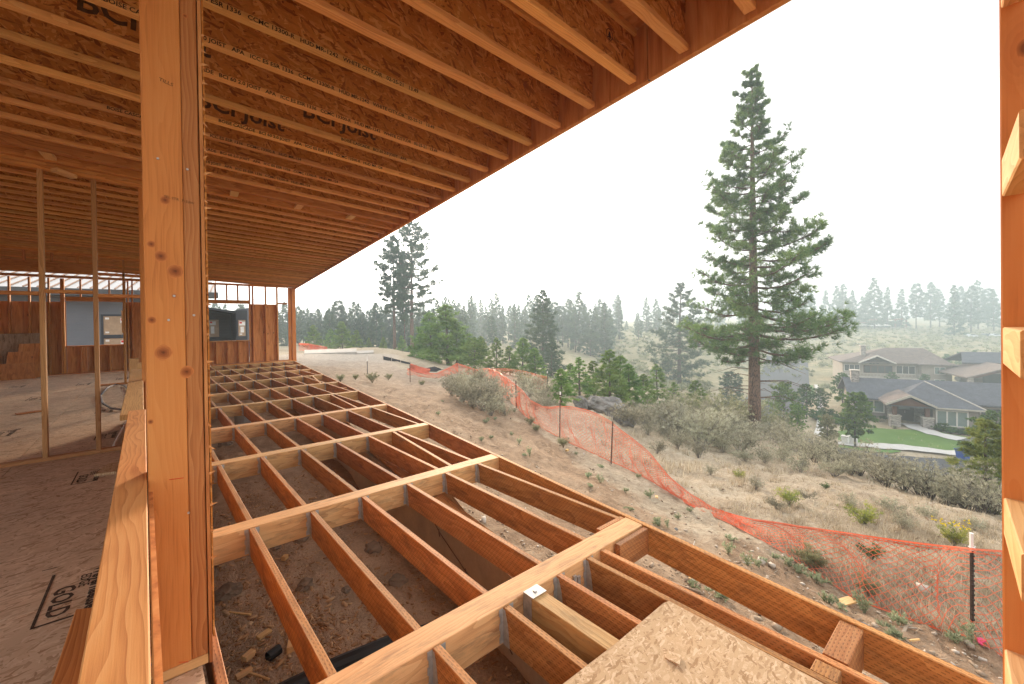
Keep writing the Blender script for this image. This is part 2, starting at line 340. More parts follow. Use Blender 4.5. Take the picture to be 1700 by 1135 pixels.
_P += [[2.9,.5,-.98],[3.0,3,-.98],[3.5,7,-.96],[4.2,11,-.9],[5,16,-.8],[5,2.,-1.55],[.5,2,-.82],[1.5,3,-.82],[.5,5,-.8],[1,8,-.75],[1.5,12,-.7],[2,17,-.62],[-3,5,-.8],[-3,15,-.7],[-6,0,-.8],[0,-6,-.9],[6,-4,-2.0],
 [2,24,-.5],[-4,26,-.5],[-10,20,-.4],[-12,45,-.3],[3,42,-.9],[-40,0,0],[-40,60,0],[0,-40,-1],[40,-30,-9],[30,-10,-8.5],[60,-40,-12.5]]
for a in range(0, 360, 20):
    _P.append([620*math.sin(R(a)), 620*math.cos(R(a)), 1.5 if -10 < ((a+180) % 360)-180 < 120 else -3])
_P = np.array(_P)
def _s(xy): r = np.hypot(xy[:, 0], xy[:, 1]); k = np.log1p(r/6.)*6./np.maximum(r, 1e-6); return xy*k[:, None]      # compress distance so near and far are fitted evenly
def _phi(d): return np.where(d > 1e-9, d*d*np.log(d+1e-12), 0)
_C = _s(_P[:, :2]); _n = len(_C); _K = _phi(np.linalg.norm(_C[:, None]-_C[None], axis=2)) + np.eye(_n)*.05
_Q = np.hstack([np.ones((_n, 1)), _C]); _A = np.block([[_K, _Q], [_Q.T, np.zeros((3, 3))]])
_w = np.linalg.solve(_A, np.concatenate([_P[:, 2], np.zeros(3)]))
def gz(x, y):
    q = _s(np.stack([np.ravel(np.atleast_1d(np.asarray(x, float))), np.ravel(np.atleast_1d(np.asarray(y, float)))], 1)); o = np.empty(len(q))
    for i in range(0, len(q), 20000):
        b = q[i:i+20000]; o[i:i+20000] = _phi(np.linalg.norm(b[:, None]-_C[None], axis=2)) @ _w[:_n] + _w[_n] + b @ _w[_n+1:]
    r = np.hypot(x, y).ravel() if np.ndim(x) else np.array([math.hypot(x, y)])
    x = np.ravel(np.atleast_1d(x)); y = np.ravel(np.atleast_1d(y))
    o += .035*np.sin(x*1.9+.7*np.sin(y*1.3))*np.cos(y*2.3+np.sin(x*.9))*np.clip(r/6, .3, 1.6) + .05*np.sin(x*.55+1.)*np.sin(y*.47)*np.clip((r-6)/10, 0, 3)
    return np.maximum(o, -24)
def gz1(x, y): return float(gz(x, y)[0])
_GA = np.linspace(R(-30), R(112), 360); _GL = np.linspace(math.log(.8), math.log(640), 420)
_ga, _gl = np.meshgrid(_GA, _GL, indexing='ij'); _GZ = gz((np.exp(_gl)*np.sin(_ga)).ravel(), (np.exp(_gl)*np.cos(_ga)).ravel()).reshape(_ga.shape)
def gq(x, y):
    """quick look-up of the ground height in front of the house"""
    i = np.clip((np.arctan2(x, y)-_GA[0])/(_GA[1]-_GA[0]), 0, 358.99); j = np.clip((np.log(np.hypot(x, y)+1e-6)-_GL[0])/(_GL[1]-_GL[0]), 0, 418.99)
    a, b = i.astype(int), j.astype(int); f, h = i-a, j-b
    return (_GZ[a, b]*(1-f)+_GZ[a+1, b]*f)*(1-h)+(_GZ[a, b+1]*(1-f)+_GZ[a+1, b+1]*f)*h
_T = np.concatenate([np.arange(1.0, 30, .06), np.geomspace(30, 600, 700)])
def hit(u, v):
    """where the sight line through photo point (u, v) meets the ground"""
    d = ray(u, v); p = CAM[None] + d[None]*_T[:, None]; b = p[:, 2] < gq(p[:, 0], p[:, 1]); i = int(np.argmax(b)) if b.any() else len(_T)-1
    return np.array([p[i, 0], p[i, 1], gz1(p[i, 0], p[i, 1])])
def pix(P): q = AX @ (np.asarray(P, float)-CAM); return 850+FPX*q[0]/q[2], CY+FPX*q[1]/q[2], q[2]

def base_early(u, D): return at(u, 560, D)
def xf_(y): return 1.6+.112*y
def build_ground():
    yaw = 40.948
    ang = np.concatenate([np.arange(yaw-62, yaw+62, .55), np.arange(yaw+62, yaw+298, 6)]); na = len(ang)
    rad = np.concatenate([[.25], np.geomspace(.6, 640, 230)]); nr = len(rad)
    A, Rr = np.meshgrid(np.radians(ang), rad); X = Rr*np.sin(A); Y = Rr*np.cos(A); Z = gz(X.ravel(), Y.ravel()).reshape(X.shape)
    jit = rng.normal(0, .012, Z.shape)*np.clip(Rr/5, .5, 3)*(Rr < 40); Z = Z+jit
    V = np.stack([X, Y, Z], 2).reshape(-1, 3); i, j = np.meshgrid(np.arange(nr-1), np.arange(na), indexing='ij'); j2 = (j+1) % na
    F = np.stack([i*na+j, (i+1)*na+j, (i+1)*na+j2, i*na+j2], 2).reshape(-1, 4)
    # how far each place lies beyond the line of the orange fence: bare building dirt before it, dry grass after it
    fx = X - (7.3+.0*Y) ; fence = np.array([[7.6,-6],[7.33,.2],[6.6,2.6],[6.9,4.6],[8.6,7.6],[10.3,10.6],[11.4,13.],[12.6,17.4],[13.6,22],[14,30],[30,60]])
    bx = np.interp(Y.ravel(), fence[:, 1], fence[:, 0]); d = (X.ravel()-bx); d = np.where(Rr.ravel() > 45, 12, d)
    pq = base_early(572, 40); pad = np.exp(-((X.ravel()-pq[0])**2+(Y.ravel()-pq[1])**2)/260.)
    sw = np.clip((xf_(Y.ravel())-X.ravel())*4, 0, 1)*(np.abs(Y.ravel()-8) < 10)*(X.ravel() > -.6)  # sawdust tint under the deck, its colour lightened to offset the shade there
    me = np_mesh('ground', V, F[:, ::-1], {'pad': pad, 'saw_lift': sw, 'beyond': np.clip(d/3.+.45, 0, 1), 'far': np.clip((Rr.ravel()-45)/80, 0, 1)}, True)
    s = NT('ground_mat'); p = s.pos(); be = s.n('ShaderNodeAttribute', attribute_name='beyond').outputs['Fac']; fa = s.n('ShaderNodeAttribute', attribute_name='far').outputs['Fac']
    n1 = s.noise(p, .8, 8, .62); n2 = s.noise(p, 9, 6, .65); n3 = s.noise(p, .09, 6, .6); n4 = s.noise(p, 45, 3, .6); n5 = s.noise(p, .35, 7, .65)
    dirt = s.ramp(s.math('ADD', s.math('MULTIPLY', n1, .55), s.math('MULTIPLY', n2, .45)), [(.3, (.19, .122, .075)), (.5, (.325, .225, .145)), (.68, (.43, .32, .22))])
    peb = s.rng(s.vor(p, 16), .10, .2, .35, 0); dirt = s.mix(peb, dirt, (.42, .36, .30))
    straw = s.ramp(s.math('ADD', s.math('MULTIPLY', n5, .5), s.math('MULTIPLY', n2, .5)), [(.32, (.23, .18, .13)), (.5, (.40, .33, .24)), (.66, (.54, .47, .36))])
    mead = s.ramp(s.math('ADD', s.math('MULTIPLY', n3, .45), s.math('MULTIPLY', n5, .55)), [(.3, (.14, .155, .085)), (.5, (.29, .26, .155)), (.64, (.44, .36, .225))])
    m1 = s.rng(s.math('ADD', be, s.math('MULTIPLY', s.math('SUBTRACT', n1, .5), 1.2)), .35, .65)
    at_ = lambda n_: s.n('ShaderNodeAttribute', attribute_name=n_).outputs['Fac']
    dirt = s.mix(s.math('MULTIPLY', at_('pad'), .8), dirt, (.47, .42, .36)); dirt = s.mix(s.math('MULTIPLY', at_('saw_lift'), s.rng(n1, .35, .6, .45, .9)), dirt, (.56, .40, .27))
    c = s.mix(m1, dirt, straw); c = s.mix(fa, c, mead); c = s.hsv(c, .5, 1, s.rng(n4, .3, .7, .86, 1.14))
    n6 = s.noise(p, 3.2, 8, .7); c = s.hsv(c, .5, 1, s.rng(n6, .32, .68, .8, 1.16)); s.bump(s.math('ADD', s.math('ADD', n2, n6), s.math('MULTIPLY', n4, .6)), .9, .06); mat = s.done(c, .95, .1)
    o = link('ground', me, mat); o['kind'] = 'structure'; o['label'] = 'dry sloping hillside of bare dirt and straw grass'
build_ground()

# ------------------------------------------------------------------ roof over the deck
TH = math.atan(.052)
def zc(x): return 3.164-.052*x                 # underside of the roof joists, falling towards the eave
def xe(y): return 2.352+.1225*y                # eave line, slightly out of square with the joists
SL = Matrix.Rotation(TH, 4, 'Y')
roof = empty('roof_frame', (0, 0, 3.1), label='roof of parallel wooden I-joists overhead with a solid eave board', cat='roof', kind='thing')
JD, FW, FH = .356, .060, .038
JY = [.86+.387*k for k in range(-3, 47)]
XL = -7.2
def slope_M(x, y, dz=0.): return Matrix.Translation((x, y, zc(x)+dz)) @ SL
LINE = 'BOISE CASCADE   BCI 60 2.0 JOIST   APA   ICC ES ESR 1336   CCMC 13300-R   HUD MR-1242   WHITE CITY,OR   02-25-21   13.49'
for k, y in enumerate(JY):
    k -= 3
    x1 = xe(y)-.02; L = (x1-XL)/math.cos(TH); M = slope_M(XL, y)
    lvl = k in (14, 15)
    if lvl:
        for s_ in (-.024, .024): board('solid_joist', M @ Vector((0, s_, JD/2)), M @ Vector((L, s_, JD/2)), .044, JD, MAT['fir'], roof)
        continue
    b = MB().box(0, -.0055, FH-.001, L, .0055, JD-FH+.001)
    web = b.build('i_joist', MAT['osb_web'], roof, M)
    if k < -3: 
        continue
    link('bottom_flange', board_mesh(L, FW, FH), MAT['flange'], web, M @ Matrix.Translation((0, 0, FH/2)))
    link('top_flange', board_mesh(L, FW, FH), MAT['flange'], web, M @ Matrix.Translation((0, 0, JD-FH/2)))
    if k in (8,):
        text('lettering', LINE[:40], .0365, MAT['ink'], slope_M(1.38, y-FW/2-.0008, .006) @ Matrix.Rotation(R(90), 4, 'X'), web, offs=.0008)
    if 4 < k < 13 and k not in (8,):
        x0 = {5: -.50, 6: -.14, 7: .12, 9: .50, 10: -.2, 11: .3, 12: .1}.get(k, 0)
        T = slope_M(x0, y-FW/2-.0008, .006) @ Matrix.Rotation(R(90), 4, 'X')
        text('lettering', LINE if k < 9 else LINE[:84], .0365, MAT['ink'], T, web, offs=.0008)
    if k in (5, 7, 8, 9):
        x0 = {5: -1.0, 7: -.28, 8: 1.06, 9: .35}[k]
        T = slope_M(x0, y-.0066, {5: .12, 7: .125, 8: .12, 9: .10}[k]) @ Matrix.Rotation(R(90), 4, 'X')
        text('logo_lettering', 'BCI Joist', .185, MAT['ink_faint'], T, web, offs=.004)
for (k, x0) in ((2, 2.27), (7, .30)):                              # round tree stamp with the maker's script beside it
    y = JY[k+3]; c = slope_M(x0, y-.0066, .20) @ Matrix.Rotation(R(90), 4, 'X'); web = None
    for o in roof.children:
        if o.name.startswith('i_joist') and abs(WM[o.name][1][3]-y) < .01: web = o
    b = MB(); n = 26; ro, ri = .036, .031
    for i in range(n):
        a, a2 = 2*math.pi*i/n, 2*math.pi*(i+1)/n
        b.quad((ri*math.cos(a), ri*math.sin(a), 0), (ro*math.cos(a), ro*math.sin(a), 0), (ro*math.cos(a2), ro*math.sin(a2), 0), (ri*math.cos(a2), ri*math.sin(a2), 0))
    for z0, w in ((.008, .012), (-.004, .017), (-.017, .022)): b.poly([(-w, z0-.006, 0), (w, z0-.006, 0), (0, z0+.016, 0)])
    b.box(-.003, -.03, 0, .003, -.02, .0001)
    b.build('stamp', MAT['ink'], web, c)
    text('stamp_lettering', 'Boise Cascade', .026, MAT['ink'], c @ Matrix.Translation((.045, -.008, 0)), web)
for x in (-.74, .9, 1.67, 2.40, -1.9, -3.1):                        # short flat blocks between the two solid joists
    M = slope_M(x, 6.33, .03); board('blocking', M @ Vector((0, 0, 0)), M @ Vector((.02, .29, 0)), .089, .038, MAT['block_wood'], roof)
for i in range(18):                                                 # roof sheathing sheets above the joists
    y0 = -.42+1.085*i; y1 = min(y0+1.085, 19.1); b = MB(); T = .018+.0005*(i % 2)
    for (za, zb) in ((JD+.002, JD+T),):
        pts = [(XL, y0), (xe(y0)+.05, y0), (xe(y1)+.05, y1), (XL, y1)]
        n = len(b.v); b.v += [(x, y, zc(x)+za) for x, y in pts] + [(x, y, zc(x)+zb) for x, y in pts]
        b.f += [(n+3, n+2, n+1, n), (n+4, n+5, n+6, n+7)] + [(n+a, n+c, n+c+4, n+a+4) for a, c in ((0, 1), (1, 2), (2, 3), (3, 0))]
    b.build('roof_sheathing', MAT['plywood'], roof, Matrix.Identity(4))
ys = [-.42, .42, 1.52, 5.2, 8.9, 12.6, 16.3, 19.0]
for a, b_ in zip(ys[:-1], ys[1:]):                                  # eave board in lengths, a dark joint between them
    g = .004; zz = zc(xe((a+b_)/2))+.162
    board('eave_board', (xe(a+g)+.012, a+g, zc(xe(a))+.162), (xe(b_-g)+.012, b_-g, zc(xe(b_))+.162), .030, .375, MAT['plywood'] if a > .3 else MAT['fir'], roof)
    if a > -1: board('joint_sealant', (xe(a)+.010, a-.003, zc(xe(a))-.027), (xe(a)+.010, a-.003, zc(xe(a))+.33), .012, .012, MAT['black_plastic'], roof, up=(0, 1, 0))
    board('eave_strip', (xe(a)+.036, a, zc(xe(a))-.008), (xe(b_-.002)+.036, b_-.002, zc(xe(b_))-.008), .019, .030, MAT['flange'], roof)

# ------------------------------------------------------------------ deck frame
def xr(y): return 2.413+.112*y                 # inner face of the rim
deck = empty('deck_frame', (1.5, 5, 0), label='open deck floor frame of beams and joists without boards', cat='deck frame', kind='thing')
YB = [1.785, 3.615, 5.42, 7.22, 9.08, 10.9, 12.8, 14.72, 16.62, 18.45]; BW, BH = .145, .19
for i, y in enumerate(YB):
    w = BW if i < 4 else .12
    board('beam', (.235, y-w/2, -BH/2), (xr(y)-.006, y-w/2, -BH/2), w, BH, MAT['beam_wood'], deck)
hg = MB()                                                           # joist hanger: two flanges on the beam, a stirrup round the joist
for s_ in (-1, 1):
    a = s_*.0205; o_ = s_*.046; lo, hi = min(a, o_), max(a, o_)
    for j in range(5):                                              # the flange edge is cut in teeth
        z0 = -.178+j*.034; e = hi if s_ > 0 else lo; e2 = e - s_*(.006 if j % 2 else 0)
        x0, x1 = (a, e2) if s_ > 0 else (e2, a); hg.box(x0, -.0028, z0, x1, -.0008, z0+.034)
    x0, x1 = (a, a+.0016) if s_ > 0 else (a-.0016, a)
    hg.prism([(x0, -.001, -.186), (x0, -.05, -.186), (x0, -.038, -.08), (x0, -.018, -.012), (x0, -.001, -.012)], (x1-x0, 0, 0))
    for z0 in (-.15, -.105, -.06, -.03): hg.box(s_*.033-.003, -.0045, z0-.003, s_*.033+.003, -.002, z0+.003)
hg.box(-.0205, -.05, -.1885, .0205, -.001, -.1865)
HG = hg.mesh('hanger'); HG.materials.append(MAT['steel'])
def joist(p0, p1, w=.038, h=.184, hang=True, mat='treated', name='floor_joist', dz=0.):
    o = board(name, (p0[0], p0[1], -h/2-.002+dz+random.uniform(-.004, 0)), (p1[0], p1[1], -h/2-.002+dz+random.uniform(-.004, 0)), w, h, MAT[mat], deck)
    if hang: link('joist_hanger', HG, None, o, Matrix.Translation((p1[0], p1[1]+.001, 0)))
    return o
for i in range(len(YB)-1):
    y0 = YB[i]+.003; w1 = BW if i+1 < 4 else .12; y1 = YB[i+1]-w1-.003
    for k in range(-1, 12):
        x = .56+.397*k + random.uniform(-.008, .008)
        if x > xr(y1)-.09 or x < .2: continue
        if i == 0 and k == 5: continue
        if x > xr(y0)-.045:
            ys_ = (x+.06-2.413)/.112+.25
            if y1-ys_ < .35: continue
            joist((x+.0, ys_), (x, y1)); continue
        joist((x+random.uniform(-.012, .012), y0), (x, y1))
joist((2.575, YB[0]+.003), (2.535, YB[1]-BW-.003))
for (a, b_) in (((2.30, 3.62), (2.47, 5.27)), ((2.742, 7.225), (2.866, 9.08-.125)), ((3.25, 10.9), (3.55, 12.67))): joist(a, b_, hang=False)
board('floor_joist', (3.32, 9.9, -.1), (xr(9.9)-.01, 9.86, -.1), .038, .16, MAT['treated'], deck)
y1 = YB[0]-BW-.003                                                  # bay in front of the near beam
for x, w in ((.55, .038), (.95, .038), (1.352, .038), (1.742, .038), (2.0, .038)): joist((x, -.5), (x+.003, y1))
joist((2.13, -.6), (2.14, y1), hang=False)
joist((1.535, -.5), (1.522, y1-.006), .089, .19, False, 'beam_wood', 'short_beam', .012)
b = MB(); b.box(-.049, -.075, .012, .049, .0, .0145).box(-.049, -.0025, -.11, .049, -.0005, .013).box(.0475, -.06, -.12, .0495, 0, .014).box(-.0495, -.06, -.12, -.0475, 0, .014).box(-.008, -.045, .0145, .008, -.029, .018)
link('beam_hanger', b.mesh('bh'), MAT['steel'], deck, Matrix.Translation((1.522, y1+.001, .0)))
for (x, z) in ((1.872, -.11), (1.905, -.125)):                      # loose steel clips nailed by the next joist
    link('steel_clip', MB().box(-.012, -.012, -.04, .012, 0, .03).box(-.012, -.03, -.04, .012, 0, -.036).mesh('clip'), MAT['steel'], deck, Matrix.Translation((x, y1, z+.02)))
def blk(x0, x1, y, w=.089): board('blocking', (x0, y, -.092), (x1, y, -.092), w, .172, MAT['treated'], deck)
blk(2.165, xr(.46)-.004, .46); blk(2.025, 2.105, .47); blk(2.26, xr(1.59)-.004, y1-.03, .038); blk(2.33, xr(1.82)-.01, YB[0]+.028, .038)
for a, b_ in ((-1.2, 3.55), (3.555, 7.15), (7.155, 12.73), (12.735, 18.6)):
    board('rim_board', (xr(a)+.019, a, -.094), (xr(b_)+.019, b_, -.094), .038, .195, MAT['treated'], deck)
board('ledger', (.215, -.6, -.1), (.215, 18.4, -.1), .038, .19, MAT['treated'], deck)
for y in (2.2, 5.9, 9.6, 13.3, 17.0):                               # short piers that carry the rim
    x = xr(y)-.05; g = gz1(x, y); board('pier', (x-.25, y-.5, g-.2), (x-.25, y-.5, -.2), .14, .14, MAT['treated'], deck, up=(0, 1, 0))

pan = MB().prism([(-.02, -1.7, 0), (1.20, -1.7, 0), (1.205, -.6, 0), (1.20, .012, 0), (1.165, .022, 0), (.78, .012, 0), (.3, .018, 0), (-.02, .02, 0)], (0, 0, .0115))
o = pan.build('osb_sheet', MAT['osb_panel_mat'], None, Matrix.Translation((.765, 1.115, .003)) @ Matrix.Rotation(R(-1.6), 4, 'Z'))
tag(o, 'loose tan OSB sheet lying on the near deck joists', 'sheet')
b = MB().prism([(0, 0, 0), (.05, -.02, 0), (.07, .03, 0), (.03, .05, 0)], (.0, 0, .006))
tag(b.build('wood_flake', MAT['osb_panel_mat'], None, Matrix.Translation((1.62, .86, .017)) @ Matrix.Rotation(R(40), 4, 'Z')), 'curled wood flake lifting off the OSB sheet', 'wood flake')

# foundation wall and the crawl space under the joists
def xf(y): return 1.56+.112*y
fw = MB(); ysf = np.arange(-1.5, 18.4, .6)
for a, b_ in zip(ysf[:-1], ysf[1:]):
    P = [(xf(a), a, -1.3), (xf(a)+.2, a, -1.3), (xf(a)+.2, a, -.255), (xf(a), a, -.255)]; fw.prism(P, (xf(b_)-xf(a), b_-a, 0))
o = fw.build('foundation_wall', MAT['foundation']); tag(o, 'tan concrete foundation wall running under the deck joists', 'foundation wall', kind='thing')
bm = bmesh.new(); bm.from_mesh(o.data); bmesh.ops.remove_doubles(bm, verts=bm.verts, dist=.001); bm.to_mesh(o.data); bm.free()
sill = board('sill_board', (xf(-1.5)+.1, -1.5, -.223), (xf(18)+.1, 18, -.223), .14, .038, MAT['treated'], o)
lb = board('loose_board', (1.97, 1.75, -.78), (2.55, 4.9, -.32), .235, .038, MAT['treated'], None, up=(-.62, .05, .75)); tag(lb, 'loose reddish treated board leaning beyond the foundation wall', 'board')
for nm, P, lab in (('wire_stub', [(1.80, 3.2), (1.99, 2.4)], ''),):
    w = MB().tube([(xf(3.35)-.004, 3.35, -.34), (xf(3.2)-.005, 3.2, -.40), (xf(2.7)-.005, 2.7, -.52), (xf(2.3)-.006, 2.3, -.66), (xf(2.1)-.01, 2.1, -.75)], [.004]*5, 4)
    for yy, zz in ((3.2, -.40), (2.72, -.515), (2.3, -.66)): w.tube([(xf(yy)-.006, yy, zz-.03), (xf(yy)-.012, yy+.01, zz+.03)], [.006, .005], 4)
    w.build('tie_wire', MAT['post_rust'], o)

# ------------------------------------------------------------------ interior: subfloor, partitions, far wall
floor = empty('subfloor', (-2, 8, 0)); floor['kind'] = 'structure'; floor['label'] = 'OSB subfloor of the unfinished interior'
ROW = 0
for xs in np.arange(-7.15, .1, 1.22):
    y = -2.9 - (1.22 if ROW % 2 else 0); ROW += 1
    while y < 18.6:
        y1_ = min(y+2.44, 18.7); x1_ = min(xs+1.22, .19)
        MB().box(0, 0, -.018, x1_-xs-.006, y1_-y-.006, 0).build('osb_panel', MAT['osb_floor'], floor, Matrix.Translation((xs, y, random.uniform(-.0012, 0))))
        y += 2.44
for y in np.arange(-3.4, 18.6, 1.6): board('floor_joist', (-7.2, y, -.16), (.18, y, -.16), .04, .28, MAT['fir'], floor)
def stencil(parts, bars, x, y, rz, k=1.):
    """printed sheet mark: several words and ruled lines as one print"""
    M = Matrix.Translation((x, y, .0008)) @ Matrix.Rotation(R(rz), 4, 'Z')
    for body, size, px, py in parts: text('stencil', body, size*k, MAT['ink_floor'], M @ Matrix.Translation((px*k, py*k, 0)), floor, offs=.003*k if size > .08 else .0008)
    b = MB()
    for x0, y0, x1, y1 in bars: b.box(x0*k, y0*k, 0, x1*k, y1*k, .0002)
    b.build('stencil', MAT['ink_floor'], floor, M)
GOLD = [('Weyerhaeuser', .088, 0, .095), ('EDGE', .062, .06, .045), ('GOLD', .115, .15, -.045)]
GBAR = [(-.05, -.085, .52, -.072), (.51, -.085, .525, .12), (-.16, -.14, -.152, -.08)]
stencil(GOLD, GBAR, -.335, 3.53, -91)
for (x, y, k) in ((-.45, 5.95, .8), (-.42, 8.0, .9), (-.55, 10.4, 1.), (-1.5, 9.2, 1.), (-1.7, 13.2, 1.1), (-2.9, 12.2, 1.1), (-1.2, 15.6, 1.1), (-.5, 16.4, 1.1), (-2.4, 16.2, 1.)):
    stencil(GOLD, GBAR, x, y, -91, k)

# near partition along X at Y = 6.75: bare studs, staggered blocking, doubled top plate
part1 = empty('partition_frame', (-1, 6.75, 0), label='near open stud partition with two tall bare studs and no sheathing', cat='stud partition', kind='thing')
for x, d in ((-2.83, 0), (-2.02, 0), (-1.62, 0), (-1.225, 0), (-.818, .0), (-.408, .0), (-.0, .0)):
    if x in (-1.62,): continue
    board('stud', (x, 6.75, .04), (x, 6.75, zc(x)-.08), .040 if x != -.0 else .055, .089, MAT['stud_dark'] if x < -.01 else MAT['fir_post'], part1, up=(0, 1, 0))
board('sole_plate', (-7, 6.75, .020), (.1, 6.75, .020), .089, .038, MAT['stud_dark'], part1)
for dz in (.019, .059): board('top_plate', (-7, 6.75, zc(-7)-dz), (.6, 6.75, zc(.6)-dz), .089, .038, MAT['fir'], part1)
for x0, x1, z in ((-1.2, -.84, 1.80), (-.797, -.43, 1.825), (-.387, -.03, 1.79), (-2.0, -1.245, 1.82)): board('blocking', (x0, 6.75, z), (x1, 6.75, z), .089, .038, MAT['fir'], part1)
board('blocking', (-.70, 6.62, 3.12), (-.56, 6.74, 3.10), .089, .038, MAT['block_wood'], part1)

# second partition at Y = 14.5 with a deep header
part2 = empty('partition_frame', (-1, 14.5, 0), label='distant stud partition with a deep header beam inside the house', cat='stud partition', kind='thing')
board('top_plate', (-7, 14.5, zc(-7)-.03), (.2, 14.5, zc(.2)-.03), .14, .06, MAT['fir'], part2)
board('header', (-5.2, 14.5, 2.865), (-.92, 14.5, 2.835), .14, .23, MAT['fir'], part2)
board('header', (-.90, 14.5, 2.75), (.2, 14.5, 2.73), .14, .06, MAT['fir'], part2)
for x in (-3.6, -2.8, -2.03, -1.6, -1.18): board('cripple_stud', (x, 14.5, 2.985), (x, 14.5, zc(x)-.062), .04, .1, MAT['fir'], part2, up=(0, 1, 0))
for x in (-.885, -.37, -.02): board('stud', (x, 14.5, .042 if x != -.885 else .0), (x, 14.5, zc(x)-.062), .045, .14, MAT['fir'], part2, up=(0, 1, 0))
board('sole_plate', (-.86, 14.5, .021), (.15, 14.5, .021), .14, .038, MAT['fir'], part2)
board('stud', (-4.6, 14.5, .0), (-4.6, 14.5, 2.75), .09, .14, MAT['fir'], part2, up=(0, 1, 0))

# far wall, Y = 18.74
YW = 18.74
fwall = empty('stud_wall', (0, YW, 0), label='far framed wall with plywood sheathing, two window openings and open clerestory', cat='framed wall', kind='thing')
def stud(x, z0, z1, mat='fir', w=.04, nm='stud'): board(nm, (x, YW+.07, z0), (x, YW+.07, z1), w, .14, MAT[mat], fwall, up=(0, 1, 0))
for nm, x0, x1, z in (('top_plate', -7.2, 4.40, 3.03),):
    board(nm, (x0, YW+.07, 3.045), (x1, YW+.07, 2.965), .14, .07, MAT['fir'], fwall)
board('sole_plate', (-7.2, YW+.07, .022), (4.40, YW+.07, .022), .14, .04, MAT['fir'], fwall)
W1, W2 = (-1.80, -.50), (.95, 3.03)
for x in (-6.6, -6.2, -5.8, -5.4, -5.0, -4.6, -4.2, -3.75, -3.32, -2.93, -2.54, -2.15): stud(x, .043, 2.96)
for x in (-1.845, -1.80+.0-.09, -.455, -.38, -.275, .12, .52, .90, 3.06, 3.17, 3.60, 4.0): stud(x, .043, 2.95)
for a, b_ in (W1, W2):
    board('header', (a, YW+.07, 2.33), (b_, YW+.07, 2.33), .138, .13, MAT['fir'], fwall)
    board('window_sill', (a, YW+.07, .865), (b_, YW+.07, .865), .14, .04, MAT['fir'], fwall)
    n = int((b_-a)/.4)
    for i in range(1, n+1):
        xx = a+(b_-a)*i/(n+1); stud(xx, .043, .845, nm='cripple_stud'); stud(xx, 2.397, 2.95, nm='cripple_stud')
board('header', (4.02, YW+.07, 2.29), (4.36, YW+.07, 2.29), .138, .06, MAT['fir'], fwall)
xs_ = [-7.2, -6.0, -4.78, -3.56, -2.54, W1[0]]
def sheet(x0, x1, z0, z1, mat='plywood'): MB().box(0, 0, 0, x1-x0-.004, .012, z1-z0).build('sheathing_panel', MAT[mat], fwall, Matrix.Translation((x0, YW+.143, z0)))
for a, b_ in zip(xs_[:-1], xs_[1:]): sheet(a, b_, .0, 2.24)
for a, b_ in ((-.48, .25), (.25, .93), (3.05, 4.0)): sheet(a, b_, 0, 2.26)
for a, b_, in ((-1.8, -1.35), (-1.35, -.5), (.95, 1.9), (1.9, 3.03)): sheet(a, b_, 0, .845)
board('nailer', (-.52, YW-.02, 1.25), (-.52, YW-.02, 1.98), .05, .04, MAT['block_wood'], fwall, up=(0, 1, 0))
cp = empty('corner_post', (4.52, YW+.05, 0), label='solid wooden corner post at the far end of the deck', cat='post')
board('post', (4.44, YW+.02, -.0), (4.44, YW+.02, zc(4.44)-.002), .09, .14, MAT['fir_post'], cp, up=(0, 1, 0)); board('post', (4.565, YW-.01, -.02), (4.565, YW-.01, zc(4.56)-.002), .14, .16, MAT['fir_post'], cp, up=(0, 1, 0))
bm_ = board('plate', (1.8, 18.6, .0), (4.62, 18.6, 0.), .14, .035, MAT['fir'], cp)
# long side wall and rear wall of the unfinished house (unseen, sheathing shaped to set the interior light)
swall = empty('unseen_side_wall', (-7.25, 8, 0), label='unseen outer stud wall on the far side of the interior, left partly open to admit light', cat='wall', kind='thing')
for i in range(18):
    y = -3.0+1.22*i
    if i > 6: MB().box(0, 0, 0, .012, 1.216, 3.5).build('sheathing_panel', MAT['plywood'], swall, Matrix.Translation((-7.26, y, 0)))  # near bays left unsheathed so side light reaches the floor
    for q in range(3): board('stud', (-7.18, y+.02+q*.406, .0), (-7.18, y+.02+q*.406, 3.4), .04, .138, MAT['fir'], swall, up=(1, 0, 0))

# half wall with the near rail, and the built-up post beside the camera
half = empty('half_wall', (-.04, 2, 0), label='low stud wall with an orange top rail running away beside the post', cat='half wall', kind='thing')
board('top_rail', (-.047, .35, .80), (-.047, 4.12, .80), .094, .04, MAT['rail_wood'], half)
board('lower_rail', (-.075, 4.125, .775), (-.085, 8.6, .775), .13, .04, MAT['stud_dark'], half)
for y in (1.6, 2.42, 2.8, 3.3, 3.9): board('stud', (-.05, y, .04), (-.05, y, .779), .09, .04, MAT['fir'], half, up=(0, 1, 0))
for y in (4.6, 5.4, 6.2, 7.0, 7.8, 8.5): board('stud', (-.07, y, .04), (-.07, y, .755), .089, .04, MAT['stud_dark'], half, up=(0, 1, 0))
board('brace', (-.26, 2.2, .0), (-.2, 2.66, .16), .1, .04, MAT['fir'], half, up=(.3, 0, 1))
board('sole_plate', (-.06, .3, .02), (-.06, 8.6, .02), .11, .038, MAT['fir'], half)
MB().box(0, 0, 0, .012, 8.3, .77).build('sheathing_panel', MAT['plywood'], half, Matrix.Translation((.005, .3, .0)))
board('rail_end', (-.17, 11.6, .0), (-.16, 11.4, .80), .14, .04, MAT['block_wood'], half, up=(0, 1, 0)); board('rail_end', (-.07, 10.2, .02), (-.05, 10.0, .79), .1, .04, MAT['block_wood'], half, up=(0, 1, 0))
YP = 2.2
post = empty('wall_post', (.1, YP, 0), label='tall knotty orange built-up post close to the camera', cat='post', kind='thing')
